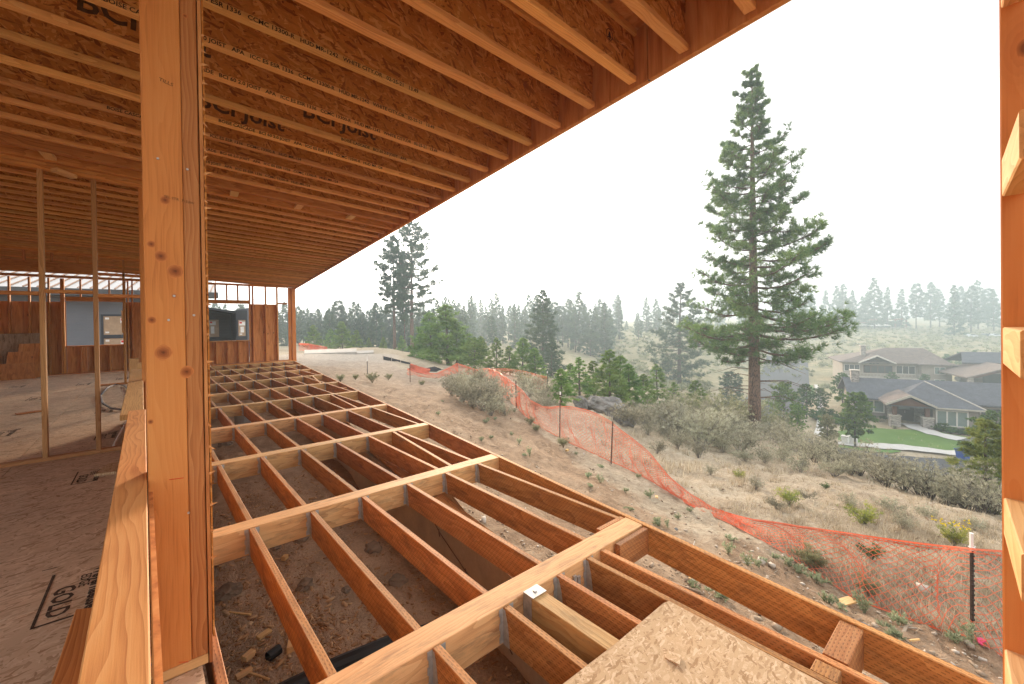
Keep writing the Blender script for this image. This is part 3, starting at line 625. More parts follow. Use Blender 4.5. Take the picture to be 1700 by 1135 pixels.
board('stud', (.0665, YP+.07, .042), (.0665, YP+.07, zc(.07)-.002), .125, .14, MAT['fir_post'], post, up=(0, 1, 0))
board('stud', (.1575, YP+.072, .042), (.1575, YP+.072, zc(.16)-.002), .054, .144, MAT['fir'], post, up=(0, 1, 0))
board('plate', (-.0, YP+.07, .021), (.184, YP+.07, .021), .15, .038, MAT['block_wood'], post)
MB().box(0, 0, 0, .012, .17, 3.1).build('sheathing_panel', MAT['plywood'], post, Matrix.Translation((.188, YP-.004, .0)))
MB().box(0, 0, 0, .006, .17, 3.0).build('wrap_strip', MAT['osb_web'], post, Matrix.Translation((.203, YP+.003, .1)))
sp = MB()                                                           # torn plywood splinters along the edge
for z in np.concatenate([np.arange(1.9, 2.62, .055), np.arange(.3, 1.9, .12)]):
    z += random.uniform(-.02, .02); l = random.uniform(.008, .03); sp.poly([(.200, YP-.006, z), (.200, YP-.006, z+.012), (.202+l, YP-.012, z+random.uniform(-.02, .02))])
sp.build('splinters', MAT['flange'], post, Matrix.Identity(4))['kind'] = 'stuff'
for u, v in ((262, 263), (311, 281), (289, 491), (280, 531), (322, 523), (250, 103+1000), (313, 1100-249)):
    p = onY(u, v, YP-.001); MB().tube([p, p+np.array([0, -.004, 0])], [.0048, .0042], 8).build('nail', MAT['steel'], post, Matrix.Identity(4))
def knotmat():
    s = NT('knot'); v = s.coord(); ln_ = s.n('ShaderNodeVectorMath', operation='LENGTH'); s.l(v, ln_.inputs[0]); f = s.math('ADD', ln_.outputs['Value'], s.math('MULTIPLY', s.math('SUBTRACT', s.noise(v, 2.2, 3), .5), .35)); rg = s.math('SINE', s.math('MULTIPLY', f, 26.))
    c = s.ramp(f, [(0., (.10, .03, .01)), (.22, (.26, .075, .02)), (.62, (.40, .125, .034)), (1., (.60, .215, .06))]); c = s.hsv(c, .5, 1, s.rng(rg, -1, 1, .86, 1.08)); MAT['knot'] = s.done(c, .6)
knotmat()
for i, (u, v, r_) in enumerate(((267, 425, .021), (291, 450, .026), (271, 585, .027), (310, 617, .022), (274, 332, .016), (251, 405, .013), (252, 531, .014), (289, 491, .008), (307, 26, .008), (250, 700, .009))):
    p = onY(u, v, YP-.0004); b = MB(); n = 22; g = np.random.default_rng(i); ph = g.uniform(0, 6.28, 3)
    b.poly([((1+.08*math.sin(2*a+ph[0])+.06*math.sin(3*a+ph[1]))*math.cos(a), 0, (1.12+.08*math.sin(2*a+ph[2]))*math.sin(a)) for a in np.linspace(0, 2*math.pi, n, endpoint=False)])
    b.build('knot', MAT['knot'], post, Matrix.Translation(p) @ Matrix.Diagonal((r_, 1, r_, 1)))
ch = MB(); ch.tube([onY(281, 796, YP-.001), onY(305, 793, YP-.001)], [.0012]*2, 4); ch.tube([onY(297, 1099, YP-.001), onY(335, 1098, YP-.001)], [.001]*2, 4); ch.tube([onY(308, 1117, YP-.001), onY(337, 1107, YP-.001)], [.001]*2, 4)
ch.build('chalk_mark', MAT['red_chalk'], post, Matrix.Identity(4))
text('grade_stamp', 'SEL STR  7153W', .014, MAT['ink_faint'], Matrix.Translation(onY(272, 327, YP-.0012)) @ Matrix.Rotation(R(8), 4, 'Y') @ Matrix.Rotation(R(90), 4, 'X'), post)
text('grade_stamp', 'TILLS', .02, MAT['ink_faint'], Matrix.Translation(onY(263, 133, YP-.0012)) @ Matrix.Rotation(R(12), 4, 'Y') @ Matrix.Rotation(R(90), 4, 'X'), post)

# jamb at the right-hand edge: a stud carrying a ladder of short blocks
jamb = empty('jamb_post', (1.6, -.1, 0), label='brown jamb stud with pale ladder blocks at the right edge', cat='post', kind='thing')
board('stud', (1.5605, -.155, .0), (1.5605, -.155, zc(1.56)-.002), .038, .31, MAT['fir_post'], jamb, up=(0, 1, 0))
for z in (.177, .58, .942, 1.348, 1.746, 2.19, 2.57):
    q = board('block', (1.543, -.0218, z), (1.2, -.0417, z), .038, .089, MAT['block_wood'], jamb)
board('stud', (1.178, -.115, .0), (1.178, -.115, zc(1.18)-.002), .038, .14, MAT['fir_post'], jamb, up=(0, 1, 0))

# ------------------------------------------------------------------ vegetation builders
def unit(a): return a/(np.linalg.norm(a, axis=-1, keepdims=True)+1e-9)
def tufts(C, D, k, ln, w, g, spread=.9, tint=None):
    """needle or leaf clumps: k thin triangles round each centre C pointing roughly along D"""
    n = len(C); C = np.repeat(C, k, 0); D = np.repeat(D, k, 0); v = unit(g.normal(size=(n*k, 3))); d = unit(D + spread*v)
    s = unit(np.cross(d, g.normal(size=(n*k, 3)))); L = (np.repeat(np.broadcast_to(ln, (n,)), k)*g.uniform(.7, 1.2, n*k))[:, None]; ww = (w*g.uniform(.7, 1.3, n*k))[:, None]
    b = C + d*L*.12
    V = np.stack([b+s*ww/2, b-s*ww/2, C+d*L], 1).reshape(-1, 3); F = np.arange(n*k*3).reshape(-1, 3)
    t = np.repeat(g.uniform(0, 1, n) if tint is None else tint, k); t = np.repeat(np.clip(t + g.normal(0, .12, n*k), 0, 1), 3)
    return V, F, t
def merge(L):
    V, F, T, o = [], [], [], 0
    for v, f, t in L: V.append(v); F.append(f+o); T.append(t); o += len(v)
    return np.concatenate(V), np.concatenate(F), np.concatenate(T)
def pine_geo(seed, H=10., cb=.05, Rm=2., shape='cone', nb=60, tpb=9, k=9, ln=.22, w=.03, r0=.14, twigs=False, droop=.12, dead=0, lean=.02, irr=.35):
    """returns (trunk mesh, crown mesh): whorled limbs, needle tufts near and along the limb ends"""
    g = np.random.default_rng(seed); tr = MB(); n = 12
    lx, ly = g.normal(0, lean, 2)*H
    def axis(t): return np.array([lx*t*t, ly*t*t, H*t])
    tr.tube([axis(i/n) - (np.array([0, 0, .5]) if i == 0 else 0) for i in range(n+1)], [r0*(1-i/n)**.85+.012 for i in range(n+1)], 9)
    Cs, Ds, Ts, Ls = [], [], [], []
    for i in range(nb):
        t = cb + (1-cb)*((i+g.uniform(0, .9))/nb)**.95; q = (t-cb)/(1-cb)
        if shape == 'cone': prof = (1-q)**.8*.95+.05
        elif shape == 'pond': prof = min(1, .5+q*2.6)*(1-q**1.7)**.85*.92+.07
        elif shape == 'big': prof = min(1, .72+q*3.)*(1-q)**.82*.97+.05
        elif shape == 'tall': prof = min(1, .35+q*2.2)*(1-q**2.6)**.7*.9+.1
        else: prof = math.sin(math.pi*min(1, .12+q*.88))**.6
        L = Rm*prof*g.uniform(1-irr, 1+irr*.45); a = i*2.399+g.normal(0, .35)
        up = .55*q-.12+g.normal(0, .08); d = unit(np.array([math.cos(a), math.sin(a), up])); b = axis(t)
        side = unit(np.cross(d, [0, 0, 1.])); ss = np.linspace(0, 1, 5)
        pt = lambda s: b + d*L*s + np.array([0, 0, 1.])*(-droop*L*math.sin(math.pi*min(s, 1)*.9) + .14*L*s*s)
        if twigs or L > .5: tr.tube([pt(s) for s in ss], [max(.006, r0*.26*(L/Rm)*(1-s*.85)) for s in ss], 4 if not twigs else 5, False)
        m = max(3, int(tpb*(.35+.65*L/Rm))); sh = g.uniform(.15, .85)
        for j in range(m):
            if j % 4 == 0: s = g.uniform(.18, 1.0)**.75; lat = g.normal(0, .24)*L*(1.12-s*.7); vz = g.normal(0, .05)*L; s0, l0, v0 = s, lat, vz
            else: s = s0+g.normal(0, .05); lat = l0+g.normal(0, .055)*L; vz = v0+g.normal(0, .03)*L
            p = pt(s) + side*lat + np.array([0, 0, vz+abs(lat)*.12]); Cs.append(p); Ds.append(unit(d*.6+side*np.sign(lat)*.5*min(1, abs(lat)*4/L)+np.array([0, 0, .55]))); Ts.append(np.clip(sh+g.normal(0, .2)+.2*vz, 0, 1)); Ls.append(ln*(.5+.5*min(1, L/(.55*Rm))))
            if twigs and j % 2 == 0: tr.tube([pt(max(.1, s-.12)), (pt(s)+p)/2, p], [.018, .013, .007], 3, False)
        Cs.append(pt(1.03)); Ds.append(unit(d+np.array([0, 0, .5]))); Ts.append(sh); Ls.append(ln*(.5+.5*min(1, L/(.55*Rm))))
    for j in range(6): Cs.append(axis(1-.012*j)); Ds.append(np.array([0, 0, 1.])); Ts.append(.6); Ls.append(ln*.45)
    for j in range(dead):
        t = g.uniform(.09, cb+.1); a = g.uniform(0, 6.28); L = Rm*g.uniform(.3, .75); d = np.array([math.cos(a), math.sin(a), -.05]); b = axis(t)
        pts = [b, b+d*L*.5+np.array([0, 0, .05*L]), b+d*L+np.array([0, 0, -.12*L])]; tr.tube(pts, [.035, .022, .007], 4, False)
        for q in range(3):
            s = g.uniform(.3, .9); p0 = b+d*L*s; sd = unit(np.cross(d, [0, 0, 1.]))*(1 if q % 2 else -1); tr.tube([p0, p0+(d*.6+sd+np.array([0, 0, g.normal(0, .3)]))*L*.25], [.012, .004], 3, False)
    V, F, T = tufts(np.array(Cs), np.array(Ds), k, np.array(Ls), w, g, 1.05, np.array(Ts))
    return tr.mesh('trunk', True), np_mesh('crown', V, F, {'tint': T})
_tm = {}
def tree(name, geo, loc, scale=1., rz=None, mats=('bark', 'needle'), label='', cat='tree', group=None, sxy=None):
    e = bpy.data.objects.new(name, None); COL.objects.link(e); e.empty_display_size = .3
    sc = (sxy or scale, sxy or scale, scale)
    M = Matrix.Translation(Vector(loc)) @ Matrix.Rotation(random.uniform(0, 6.28) if rz is None else rz, 4, 'Z') @ Matrix.Diagonal((*sc, 1)); place(e, M); tag(e, label, cat, group)
    for nm, me, mt in (('trunk', geo[0], mats[0]), ('crown', geo[1], mats[1])):
        key = (me.name, mt)
        if key not in _tm:
            c = me if not me.materials else me.copy(); c.materials.clear(); c.materials.append(MAT[mt]); _tm[key] = c
        link(nm, _tm[key], None, e)
    return e
def bush_geo(seed, H=.9, Rm=.7, n=170, k=7, ln=.09, w=.02, stems=16, flat_top=.5, upr=.6, stem_r=.012):
    g = np.random.default_rng(seed); tr = MB(); C, D, T = [], [], []
    for i in range(stems):
        a = g.uniform(0, 6.28); rr = Rm*g.uniform(.35, 1); hh = H*g.uniform(.6, 1)*(1-.35*(rr/Rm)**2); e = np.array([math.cos(a)*rr, math.sin(a)*rr, hh])
        mid = np.array([e[0]*.35+g.normal(0, .05*Rm), e[1]*.35+g.normal(0, .05*Rm), hh*.55]); base = np.array([e[0]*.06, e[1]*.06, -.05]); tr.tube([base, mid, e], [stem_r, stem_r*.7, stem_r*.3], 3, False); sh = g.uniform(.1, .9)
        for j in range(n//stems):
            s = g.uniform(.38, 1.05); p = (base*(1-s)**2+2*mid*s*(1-s)+e*s*s) + g.normal(0, .11, 3)*np.array([Rm, Rm, H*.7]); p[2] = max(p[2], .02); C.append(p); D.append(unit(np.array([p[0]*.5/Rm, p[1]*.5/Rm, upr]))); T.append(np.clip(sh+g.normal(0, .2), 0, 1))
    V, F, T = tufts(np.array(C), np.array(D), k, ln, w, g, .75, np.array(T))
    return tr.mesh('stems', True), np_mesh('foliage', V, F, {'tint': T})
def bush(name, geo, loc, scale=1., mats=('dead_wood', 'sage'), label='', cat='shrub', group=None):
    e = tree(name, geo, loc, scale, None, mats, label, cat, group)
    for c in e.children: 
        c.name = 'stems' if c.name.startswith('trunk') else 'foliage'; WM[c.name] = Matrix.Identity(4)
    return e
def grass_geo(seed, n, spots, hgt, w, lean=.5, blades=12, srad=.06):
    """many grass tufts at the given spots (x, y, size) as one mass"""
    g = np.random.default_rng(seed); S = np.asarray(spots, float); C = np.repeat(S[:, :2], blades, 0); sz = np.repeat(S[:, 2], blades); m = len(C)
    C = C + g.normal(0, srad, (m, 2))*sz[:, None]; z = gz(C[:, 0], C[:, 1]); a = g.uniform(0, 6.28, m); h = hgt*sz*g.uniform(.5, 1.15, m); ln = lean*g.uniform(.1, 1, m)*h
    B = np.stack([C[:, 0], C[:, 1], z-.02], 1); tip = B + np.stack([np.cos(a)*ln, np.sin(a)*ln, h], 1); s = np.stack([-np.sin(a+.6), np.cos(a+.6), a*0], 1)*(w*sz*g.uniform(.6, 1.3, m))[:, None]
    V = np.stack([B+s, B-s, tip], 1).reshape(-1, 3); t = np.repeat(np.clip(np.repeat(g.uniform(0, 1, len(S)), blades)+g.normal(0, .15, m), 0, 1), 3)
    return np_mesh('grass', V, np.arange(m*3).reshape(-1, 3), {'tint': t})

# ------------------------------------------------------------------ trees
def base(u, v, D):
    """ground point under photo column u at depth D"""
    p = at(u, v, D); return np.array([p[0], p[1], gz1(p[0], p[1])])
def standing(u, vt, D):
    """ground point in column u at depth D, and the height that brings a top to row vt"""
    b = base(u, 560, D); t = at(u, vt, D); return b, t[2]-b[2]
b = base(1253, 717, 33.); b[2] -= .1; h = at(1262, 120, float(AX[2] @ (b-CAM)))[2]-b[2]
big = pine_geo(11, H=h, cb=.205, Rm=h*.212, shape='big', nb=118, tpb=92, k=17, ln=.46, w=.042, r0=.46, twigs=True, droop=.10, dead=30, lean=.004, irr=.48)
tree('ponderosa_pine', big, b, 1, 2.2, ('bark', 'needle'), 'tall lone ponderosa pine with a bare lower trunk above the houses')
pA = pine_geo(21, H=20, cb=.34, Rm=3.6, shape='tall', nb=66, tpb=58, k=11, ln=.5, w=.07, r0=.3, droop=.05, irr=.4)
pB = pine_geo(22, H=20, cb=.30, Rm=4.4, shape='tall', nb=72, tpb=60, k=11, ln=.5, w=.07, r0=.32, droop=.08, irr=.45)
for (u, vt, D, geo, sx, lab) in ((655, 392, 72, pA, .95, 'slender left pine of the tall bare-trunked pair on the slope'), (684, 370, 70, pB, .95, 'broad right pine of the tall bare-trunked pair on the slope'), (672, 440, 73, pA, .45, 'thin pine trunk standing between the tall pair')):
    b, h = standing(u, vt, D); tree('ponderosa_pine', geo, b, h/20, None, ('bark', 'needle_dark'), lab, sxy=h/20*sx)
mD = pine_geo(31, H=14, cb=.03, Rm=3.9, shape='cone', nb=95, tpb=40, k=10, ln=.5, w=.07, r0=.25, droop=.05, irr=.3)
b, h = standing(901, 482, 62); tree('pine_tree', mD, b, h/14, None, ('bark_grey', 'needle_dark'), 'dark conical pine in the middle distance behind the young pines', sxy=h/14*1.2)
mE = pine_geo(32, H=18, cb=.06, Rm=5.0, shape='pond', nb=90, tpb=40, k=10, ln=.55, w=.08, r0=.3, irr=.4)
b, h = standing(1127, 471, 92); tree('pine_tree', mE, b, h/18, None, ('bark_grey', 'needle_dark'), 'hazy broad pine standing in the valley beside the tall lone pine', sxy=h/18*1.2)
# young pines by the fence and along the edge of the building plot
Y1 = pine_geo(41, H=4, cb=.02, Rm=1.35, shape='cone', nb=52, tpb=24, k=12, ln=.26, w=.030, r0=.06, droop=.0, irr=.25)
Y2 = pine_geo(42, H=4, cb=.03, Rm=1.5, shape='big', nb=52, tpb=26, k=12, ln=.28, w=.032, r0=.07, droop=-.03, irr=.3)
Y3 = pine_geo(43, H=4, cb=.02, Rm=1.05, shape='cone', nb=44, tpb=20, k=12, ln=.24, w=.030, r0=.06, droop=.0, irr=.3)
JU = pine_geo(44, H=4, cb=.02, Rm=1.2, shape='round', nb=70, tpb=24, k=10, ln=.22, w=.04, r0=.08, droop=0, irr=.25)
for (u, vt, D, geo, mt, sx, lab) in (
 (715, 520, 44, Y2, 'needle_young', 1.25, 'wide bright green young pine left of the taller one'), (743, 508, 42, Y2, 'needle_young', 1.15, 'tallest bright green young pine at the plot edge'),
 (787, 561, 36, JU, 'needle_young', 1.0, 'dense low juniper behind the collapsed netting'), (799, 559, 40, Y1, 'needle_young', 1., 'small dark young pine directly behind the juniper'),
 (824, 561, 41, Y1, 'needle_young', .85, 'narrow young pine right of the juniper'), (867, 562, 38, Y2, 'needle_young', 1.05, 'rounded light green young pine in front of the dark conical pine'),
 (931, 613, 21, Y2, 'needle_young', 1., 'small open young pine beside the boulder by the fence'), (961, 594, 27, Y3, 'needle_young', 1.3, 'young pine behind the boulder with a visible stem'),
 (1011, 582, 27, Y1, 'needle_young', 1.05, 'full green young pine right behind the boulder'), (1044, 605, 29, Y1, 'needle_young', 1.1, 'smaller young pine touching the full one on its right'),
 (1090, 606, 36, Y3, 'needle_young', 1.25, 'thin hazy young pine on the slope right of the boulder'), (1118, 635, 36, Y3, 'needle_young', 1.3, 'little young pine near the road corner, left one of two'),
 (1155, 633, 38, Y1, 'needle_young', 1.2, 'little young pine near the road corner, right one of two'), (1212, 618, 72, JU, 'needle_dark', 1., 'small dark round conifer beside the empty road'),
 (521, 540, 60, Y2, 'needle_young', 1., 'green pine nearest the corner post at the plot edge'), (548, 546, 66, Y1, 'needle_young', 1., 'second green pine from the corner post'), (568, 534, 62, Y2, 'needle_young', 1., 'tall green pine behind the pale slab, left of two'), (591, 548, 60, Y1, 'needle_young', 1.2, 'tall green pine behind the pale slab, right of two'),
 (612, 560, 58, Y3, 'needle_young', 1.2, 'small pine between the pale slab and the silt fence'), (636, 559, 56, Y1, 'needle_young', 1., 'conical young pine left of the tall bare-trunked pair'), (667, 557, 58, Y1, 'needle_young', 1., 'conical young pine at the foot of the tall bare-trunked pair'),
 (758, 540, 43, Y1, 'needle_young', 1.1, 'young pine pressed against the tallest bright one'), (700, 548, 47, Y1, 'needle_young', 1.1, 'shorter bright pine at the left edge of the wide one'), (846, 575, 39, Y1, 'needle_young', 1.1, 'small young pine between the narrow and the rounded one'), (888, 578, 37, Y1, 'needle_young', 1.1, 'small young pine right of the rounded light green one'),
 (945, 604, 30, Y1, 'needle_young', 1.1, 'young pine between the small open one and the boulder'), (985, 600, 31, Y1, 'needle_young', 1.1, 'dense young pine just above the boulder'), (1028, 592, 30, Y2, 'needle_young', 1.0, 'bright young pine between the full one and its smaller neighbour'), (1066, 622, 31, Y1, 'needle_young', 1.1, 'low young pine in the sagebrush right of the boulder'),
 (915, 566, 52, Y1, 'needle_dark', 1.1, 'dark young conifer at the foot of the dark conical pine'), (773, 552, 50, Y1, 'needle_dark', 1.1, 'dark young conifer behind the juniper'), (980, 547, 122, JU, 'needle_dark', 1.1, 'hazy rounded juniper alone on the meadow'), (1635, 700, 13.5, Y2, 'needle_yellow', .9, 'yellow-green pine beside the jamb above the blue bin')):
    b, h = standing(u, vt, D); tree('young_pine', geo, b, h/4, None, ('bark_grey', mt), lab, sxy=h/4*sx*(1.3 if D < 44 else 1.15))
# hazy forest, tree by tree
FT = [pine_geo(50+i, H=16, cb=c, Rm=r, shape=s, nb=52, tpb=18, k=7, ln=.95, w=.19, r0=.22, droop=.06, irr=.35) for i, (c, r, s) in enumerate(((.05, 3.2, 'cone'), (.10, 3.5, 'big'), (.25, 2.7, 'tall'), (.02, 2.7, 'cone'), (.16, 3.7, 'big'), (.2, 3.0, 'big')))]
def far_row(lst, lab, grp, mt='needle_dark'):
    for (u, vt, D) in lst:
        b, h = standing(u, vt, D); s = max(h, 3)/16; tree('pine_tree', FT[random.randrange(6)], b, s, None, ('bark_grey', mt), lab, group=grp, sxy=s*random.uniform(.85, 1.15))
g_ = np.random.default_rng(99)
def top_left(u): return np.interp(u, [480, 530, 560, 600, 640, 700, 760], [508, 512, 508, 505, 508, 512, 505])
far_row([(u, top_left(u)+g_.normal(4, 6), g_.uniform(88, 112)) for u in np.arange(345, 770, 7.2)], 'grey-green pine in the dense hazy row behind the building plot', 'hazy pines behind the plot')
far_row([(u, top_left(u)+g_.normal(20, 8), g_.uniform(80, 92)) for u in np.arange(480, 770, 17)], 'shorter pine at the front of the dense hazy row', 'front pines of the hazy row')
far_row([(u, 497+g_.normal(6, 9), g_.uniform(125, 175)) for u in np.arange(745, 1010, 9)], 'blue-grey pine in the hazy wood across the middle', 'hazy pines across the middle')
far_row([(u, 512+g_.normal(4, 10), g_.uniform(200, 250)) for u in np.arange(700, 1200, 17)], 'faint pine in the farthest haze line', 'faint far pines')
far_row([(780, 492, 128), (708+30, 493, 132), (817, 526, 100), (855, 505, 120), (920, 503, 135)], 'taller blue-grey pine rising over the hazy wood', 'taller hazy pines')
far_row([(1003, 503, 125)], 'slim hazy pine left of the broad valley pine', None); far_row([(1060, 520, 165)], 'single small hazy pine on open meadow', None); far_row([(1028, 494, 170), (1073, 494, 190), (1090, 497, 185), (955, 515, 130), (1010, 512, 160)], 'pale hazy pine on the skyline behind the meadow', 'pale skyline pines')
far_row([(u, v, D) for u, v, D in ((1345, 484, 262), (1372, 482, 270), (1390, 475, 268), (1401, 472, 262), (1416, 482, 275), (1432, 492, 280), (1452, 462, 250), (1442, 484, 270), (1474, 477, 260), (1497, 480, 265), (1521, 472, 255), (1545, 469, 265), (1560, 480, 275), (1592, 476, 280), (1624, 466, 262), (1640, 480, 270), (1650, 481, 250), (1310, 488, 300), (1290, 492, 300), (1330, 495, 300), (1230, 495, 300), (1200, 500, 290))], 'pale hazy pine on the ridge line behind the distant flat-roofed building', 'ridge pines')
far_row([(1584, 474, 215)], 'nearer hazy pine with a long bare trunk on the meadow edge', None); far_row([(1612, 475, 232)], 'hazy pine beside the parked cars on the meadow edge', None)

# ------------------------------------------------------------------ orange safety fence
FEN = [(812,640,611),(826,652,616),(842,664,628),(858,676,639),(868,688,650),(882,699,664),(900,712,675),(915,720,676),(930,728,674),(950,738,675),(972,748,680),(992,757,688),(1014,767,699),(1030,774,712),(1050,783,727),(1080,799,755),(1110,818,788),(1145,838,820),(1180,857,842),(1215,872,853),(1250,890,862),(1290,914,868),(1330,940,875),(1370,966,880),(1420,997,886),(1470,1018,893),(1520,1036,900),(1565,1050,906),(1613,1062,912),(1664,1092,916),(1720,1130,930),(1790,1190,950)]
def fence_pts():
    B, T = [], []
    for u, vb, vt in FEN:
        p = hit(u, vb); D = float(AX[2] @ (p-CAM)); B.append(p+np.array([0, 0, .02])); T.append(at(u, vt, D+(.55*math.sin(math.pi*(u-1040)/520) if 1040 < u < 1560 else 0)))
    return np.array(B), np.array(T)
FB, FT_ = fence_pts()
def resample(P, Q, step):
    L = np.concatenate([[0], np.cumsum(np.linalg.norm(np.diff(P, axis=0), axis=1))]); s = np.arange(0, L[-1], step); return np.stack([np.interp(s, L, P[:, i]) for i in range(3)], 1), np.stack([np.interp(s, L, Q[:, i]) for i in range(3)], 1)
def netting(B, T, step=.055, rows=20, wid=.005, seed=3, sag=.06):
    """diamond mesh of flat strands between a bottom line and a top line, bellied and wrinkled"""
    g = np.random.default_rng(seed); B, T = resample(B, T, step); n = len(B); V, F = [], []
    ph = np.cumsum(g.normal(0, .22, n)); nrm = np.stack([np.gradient(B[:, 1]), -np.gradient(B[:, 0]), 0*B[:, 0]], 1); nrm = unit(nrm)
    def P(i, j):
        i = min(max(i, 0), n-1); t = j/rows; p = B[i]*(1-t)+T[i]*t; w = math.sin(math.pi*t); return p + nrm[i]*(sag*w*math.sin(ph[i]) + .05*w*math.sin(i*.35+t*7)+.03*math.sin(i*.13)*t) + np.array([0, 0, .02*w*math.sin(i*.6+t*9)])
    G = np.array([[P(i, j) for j in range(rows+1)] for i in range(n)])
    def strand(a, b, w):
        d = unit(b-a); s = unit(np.cross(d, [0, 0, 1.]+.3*nrm[0]))*w/2; up = np.array([0, 0, w/2]); o = len(V); V.extend([a-up, a+up, b+up, b-up]); F.append((o, o+1, o+2, o+3)); V.extend([a-s, a+s, b+s, b-s]); F.append((o+4, o+5, o+6, o+7))
    for i in range(n-1):
        for j in range(rows):
            if (i+j) % 2 == 0: strand(G[i, j], G[i+1, j+1], wid)
            else: strand(G[i, j+1], G[i+1, j], wid)
        for j, w in ((0, wid*2.4), (rows, wid*2.6), (rows-1, wid*1.4)): strand(G[i, j], G[i+1, j], w)
    return np_mesh('netting', np.array(V), np.array(F))
sf = empty('safety_fence', FB[18], label='long sagging orange plastic mesh safety fence on dark posts', cat='fence')
link('netting', netting(FB, FT_, .05, 22, .0095, 3, .2), MAT['net_orange'], sf, Matrix.Identity(4))
def tpost(par, p, h, lean=(0, 0), tip=.12, mat='post_steel', r=.017):
    top = np.array(p)+np.array([lean[0], lean[1], h]); q = np.array(p)-np.array([0, 0, .25]); d = top-q
    b = MB().tube([q, top-d*(tip/np.linalg.norm(d)) if tip else top], [r, r], 4); n = int(h/.055)
    for i in range(n-1-int((tip or 0)/.055)): c = np.array(p)+(top-np.array(p))*(i+.5)/n; b.box(c[0]-.024, c[1]-.024, c[2]-.008, c[0]+.003, c[1]+.003, c[2]+.008)
    o = b.build('post', MAT[mat], par, Matrix.Identity(4))
    if tip: MB().tube([top-d*(tip/np.linalg.norm(d)), top], [r*1.15, r*1.15], 5).build('white_tip', MAT['stake_white'], o, Matrix.Identity(4))
    tie = MB(); c = top-d/np.linalg.norm(d)*.17
    for a in range(7): tie.tube([c+np.array([math.cos(a)*.03, math.sin(a)*.03, .004*a]), c+np.array([math.cos(a+1)*.03, math.sin(a+1)*.03, .004*a+.004])], [.004]*2, 3)
    tie.tube([c, c+np.array([.14, -.1, -.05])], [.004, .002], 3); tie.build('tie', MAT['paint_white'], o, Matrix.Identity(4))
for (u, vb, vt, tip, mt, ln) in ((1614, 1058, 884, .2, 'post_steel', 0), (1014, 768, 699, 0, 'post_rust', .05), (929, 728, 650, .1, 'post_rust', .03), (857, 676, 632, 0, 'post_steel', 0)):
    p = hit(u, vb); D = float(AX[2] @ (p-CAM)); t = at(u, vt, D); tpost(sf, p, t[2]-p[2], (ln, -ln), tip, mt, .017 if D < 8 else .024)
# the loose run behind, the fallen heap and the black silt fence by the young pines
B2 = np.array([hit(u, v) for u, v in ((812, 628), (840, 634), (870, 640), (909, 648))]); T2 = np.array([at(u, v, float(AX[2] @ (p-CAM))) for (u, v), p in zip(((812, 612), (840, 612), (870, 616), (909, 626)), B2)])
s2 = empty('safety_fence', B2[1], label='short upright run of orange mesh behind the sagebrush', cat='fence'); link('netting', netting(B2, T2, .09, 10, .012, 5), MAT['net_orange'], s2, Matrix.Identity(4))
p = hit(909, 648); tpost(s2, p, 1.25, tip=.1, r=.025)
B3 = np.array([hit(u, v) for u, v in ((676, 622), (700, 626), (725, 628), (745, 624), (762, 620), (790, 624), (815, 630))]); T3 = np.array([at(u, v, float(AX[2] @ (q-CAM))+.2) for (u, v), q in zip(((676, 612), (700, 619), (725, 620), (742, 612), (758, 603), (790, 613), (812, 611)), B3)])
s3 = empty('safety_fence', B3[2], label='fallen orange netting lying by the far end of the dirt', cat='fence'); link('netting', netting(B3, T3, .1, 9, .02, 6), MAT['net_orange'], s3, Matrix.Identity(4))
B4 = np.array([hit(u, v) for u, v in ((496, 583), (512, 582), (530, 581), (545, 580))]); T4 = np.array([at(u, v, float(AX[2] @ (q-CAM))) for (u, v), q in zip(((496, 570), (512, 571), (530, 574), (545, 577)), B4)])
s4 = empty('safety_fence', B4[1], label='orange netting beside the corner post at the plot edge', cat='fence'); link('netting', netting(B4, T4, .16, 8, .05, 8), MAT['net_orange'], s4, Matrix.Identity(4))
def cloth(name, pts_b, pts_t, mat, label, cat, sag=.15, seed=1):
    g = np.random.default_rng(seed); B, T = resample(np.array(pts_b), np.array(pts_t), .2); n = len(B); m = 7; V = []
    for i in range(n):
        for j in range(m): t = j/(m-1); V.append(B[i]*(1-t)+T[i]*t+np.array([g.normal(0, .04), g.normal(0, .04), -sag*math.sin(math.pi*t)*math.sin(math.pi*i/max(1, n-1))]))
    F = [(i*m+j, (i+1)*m+j, (i+1)*m+j+1, i*m+j+1) for i in range(n-1) for j in range(m-1)]
    me = np_mesh(name, np.array(V), np.array(F), smooth=True); o = link(name, me, MAT[mat]); md = o.modifiers.new('t', 'SOLIDIFY'); md.thickness = .01; return tag(o, label, cat)
def P2(l, dz=0.): return [at(u, v, D) for u, v, D in l]
cloth('tarp', P2([(678, 612, 26), (692, 618, 25.5), (708, 621, 25.5), (716, 618, 26)]), P2([(682, 603, 26), (694, 607, 26), (708, 611, 26), (716, 614, 26)]), 'tarp_red', 'crumpled dark red tarp beside the black silt fabric', 'tarp')
cloth('silt_fabric', P2([(712, 616, 26.5), (722, 617, 26.5), (736, 613, 27)]), P2([(700, 612, 27), (721, 608, 27), (733, 612, 27)]), 'black_fabric', 'black silt fabric pulled into a peak', 'fabric', .05, 4)
sfn = empty('silt_fence', hit(660, 608), label='low black silt fence on stakes at the plot edge', cat='fence')
b0 = [at(u, v, 36) for u, v in ((636, 597), (650, 602), (665, 605), (680, 607))]; t0 = [at(u, v, 36) for u, v in ((636, 591), (650, 594), (665, 598), (682, 602))]
me = MB()
for i in range(3): me.quad(b0[i], b0[i+1], t0[i+1], t0[i])
o = me.build('fabric', MAT['black_fabric'], sfn, Matrix.Identity(4)); md = o.modifiers.new('t', 'SOLIDIFY'); md.thickness = .02
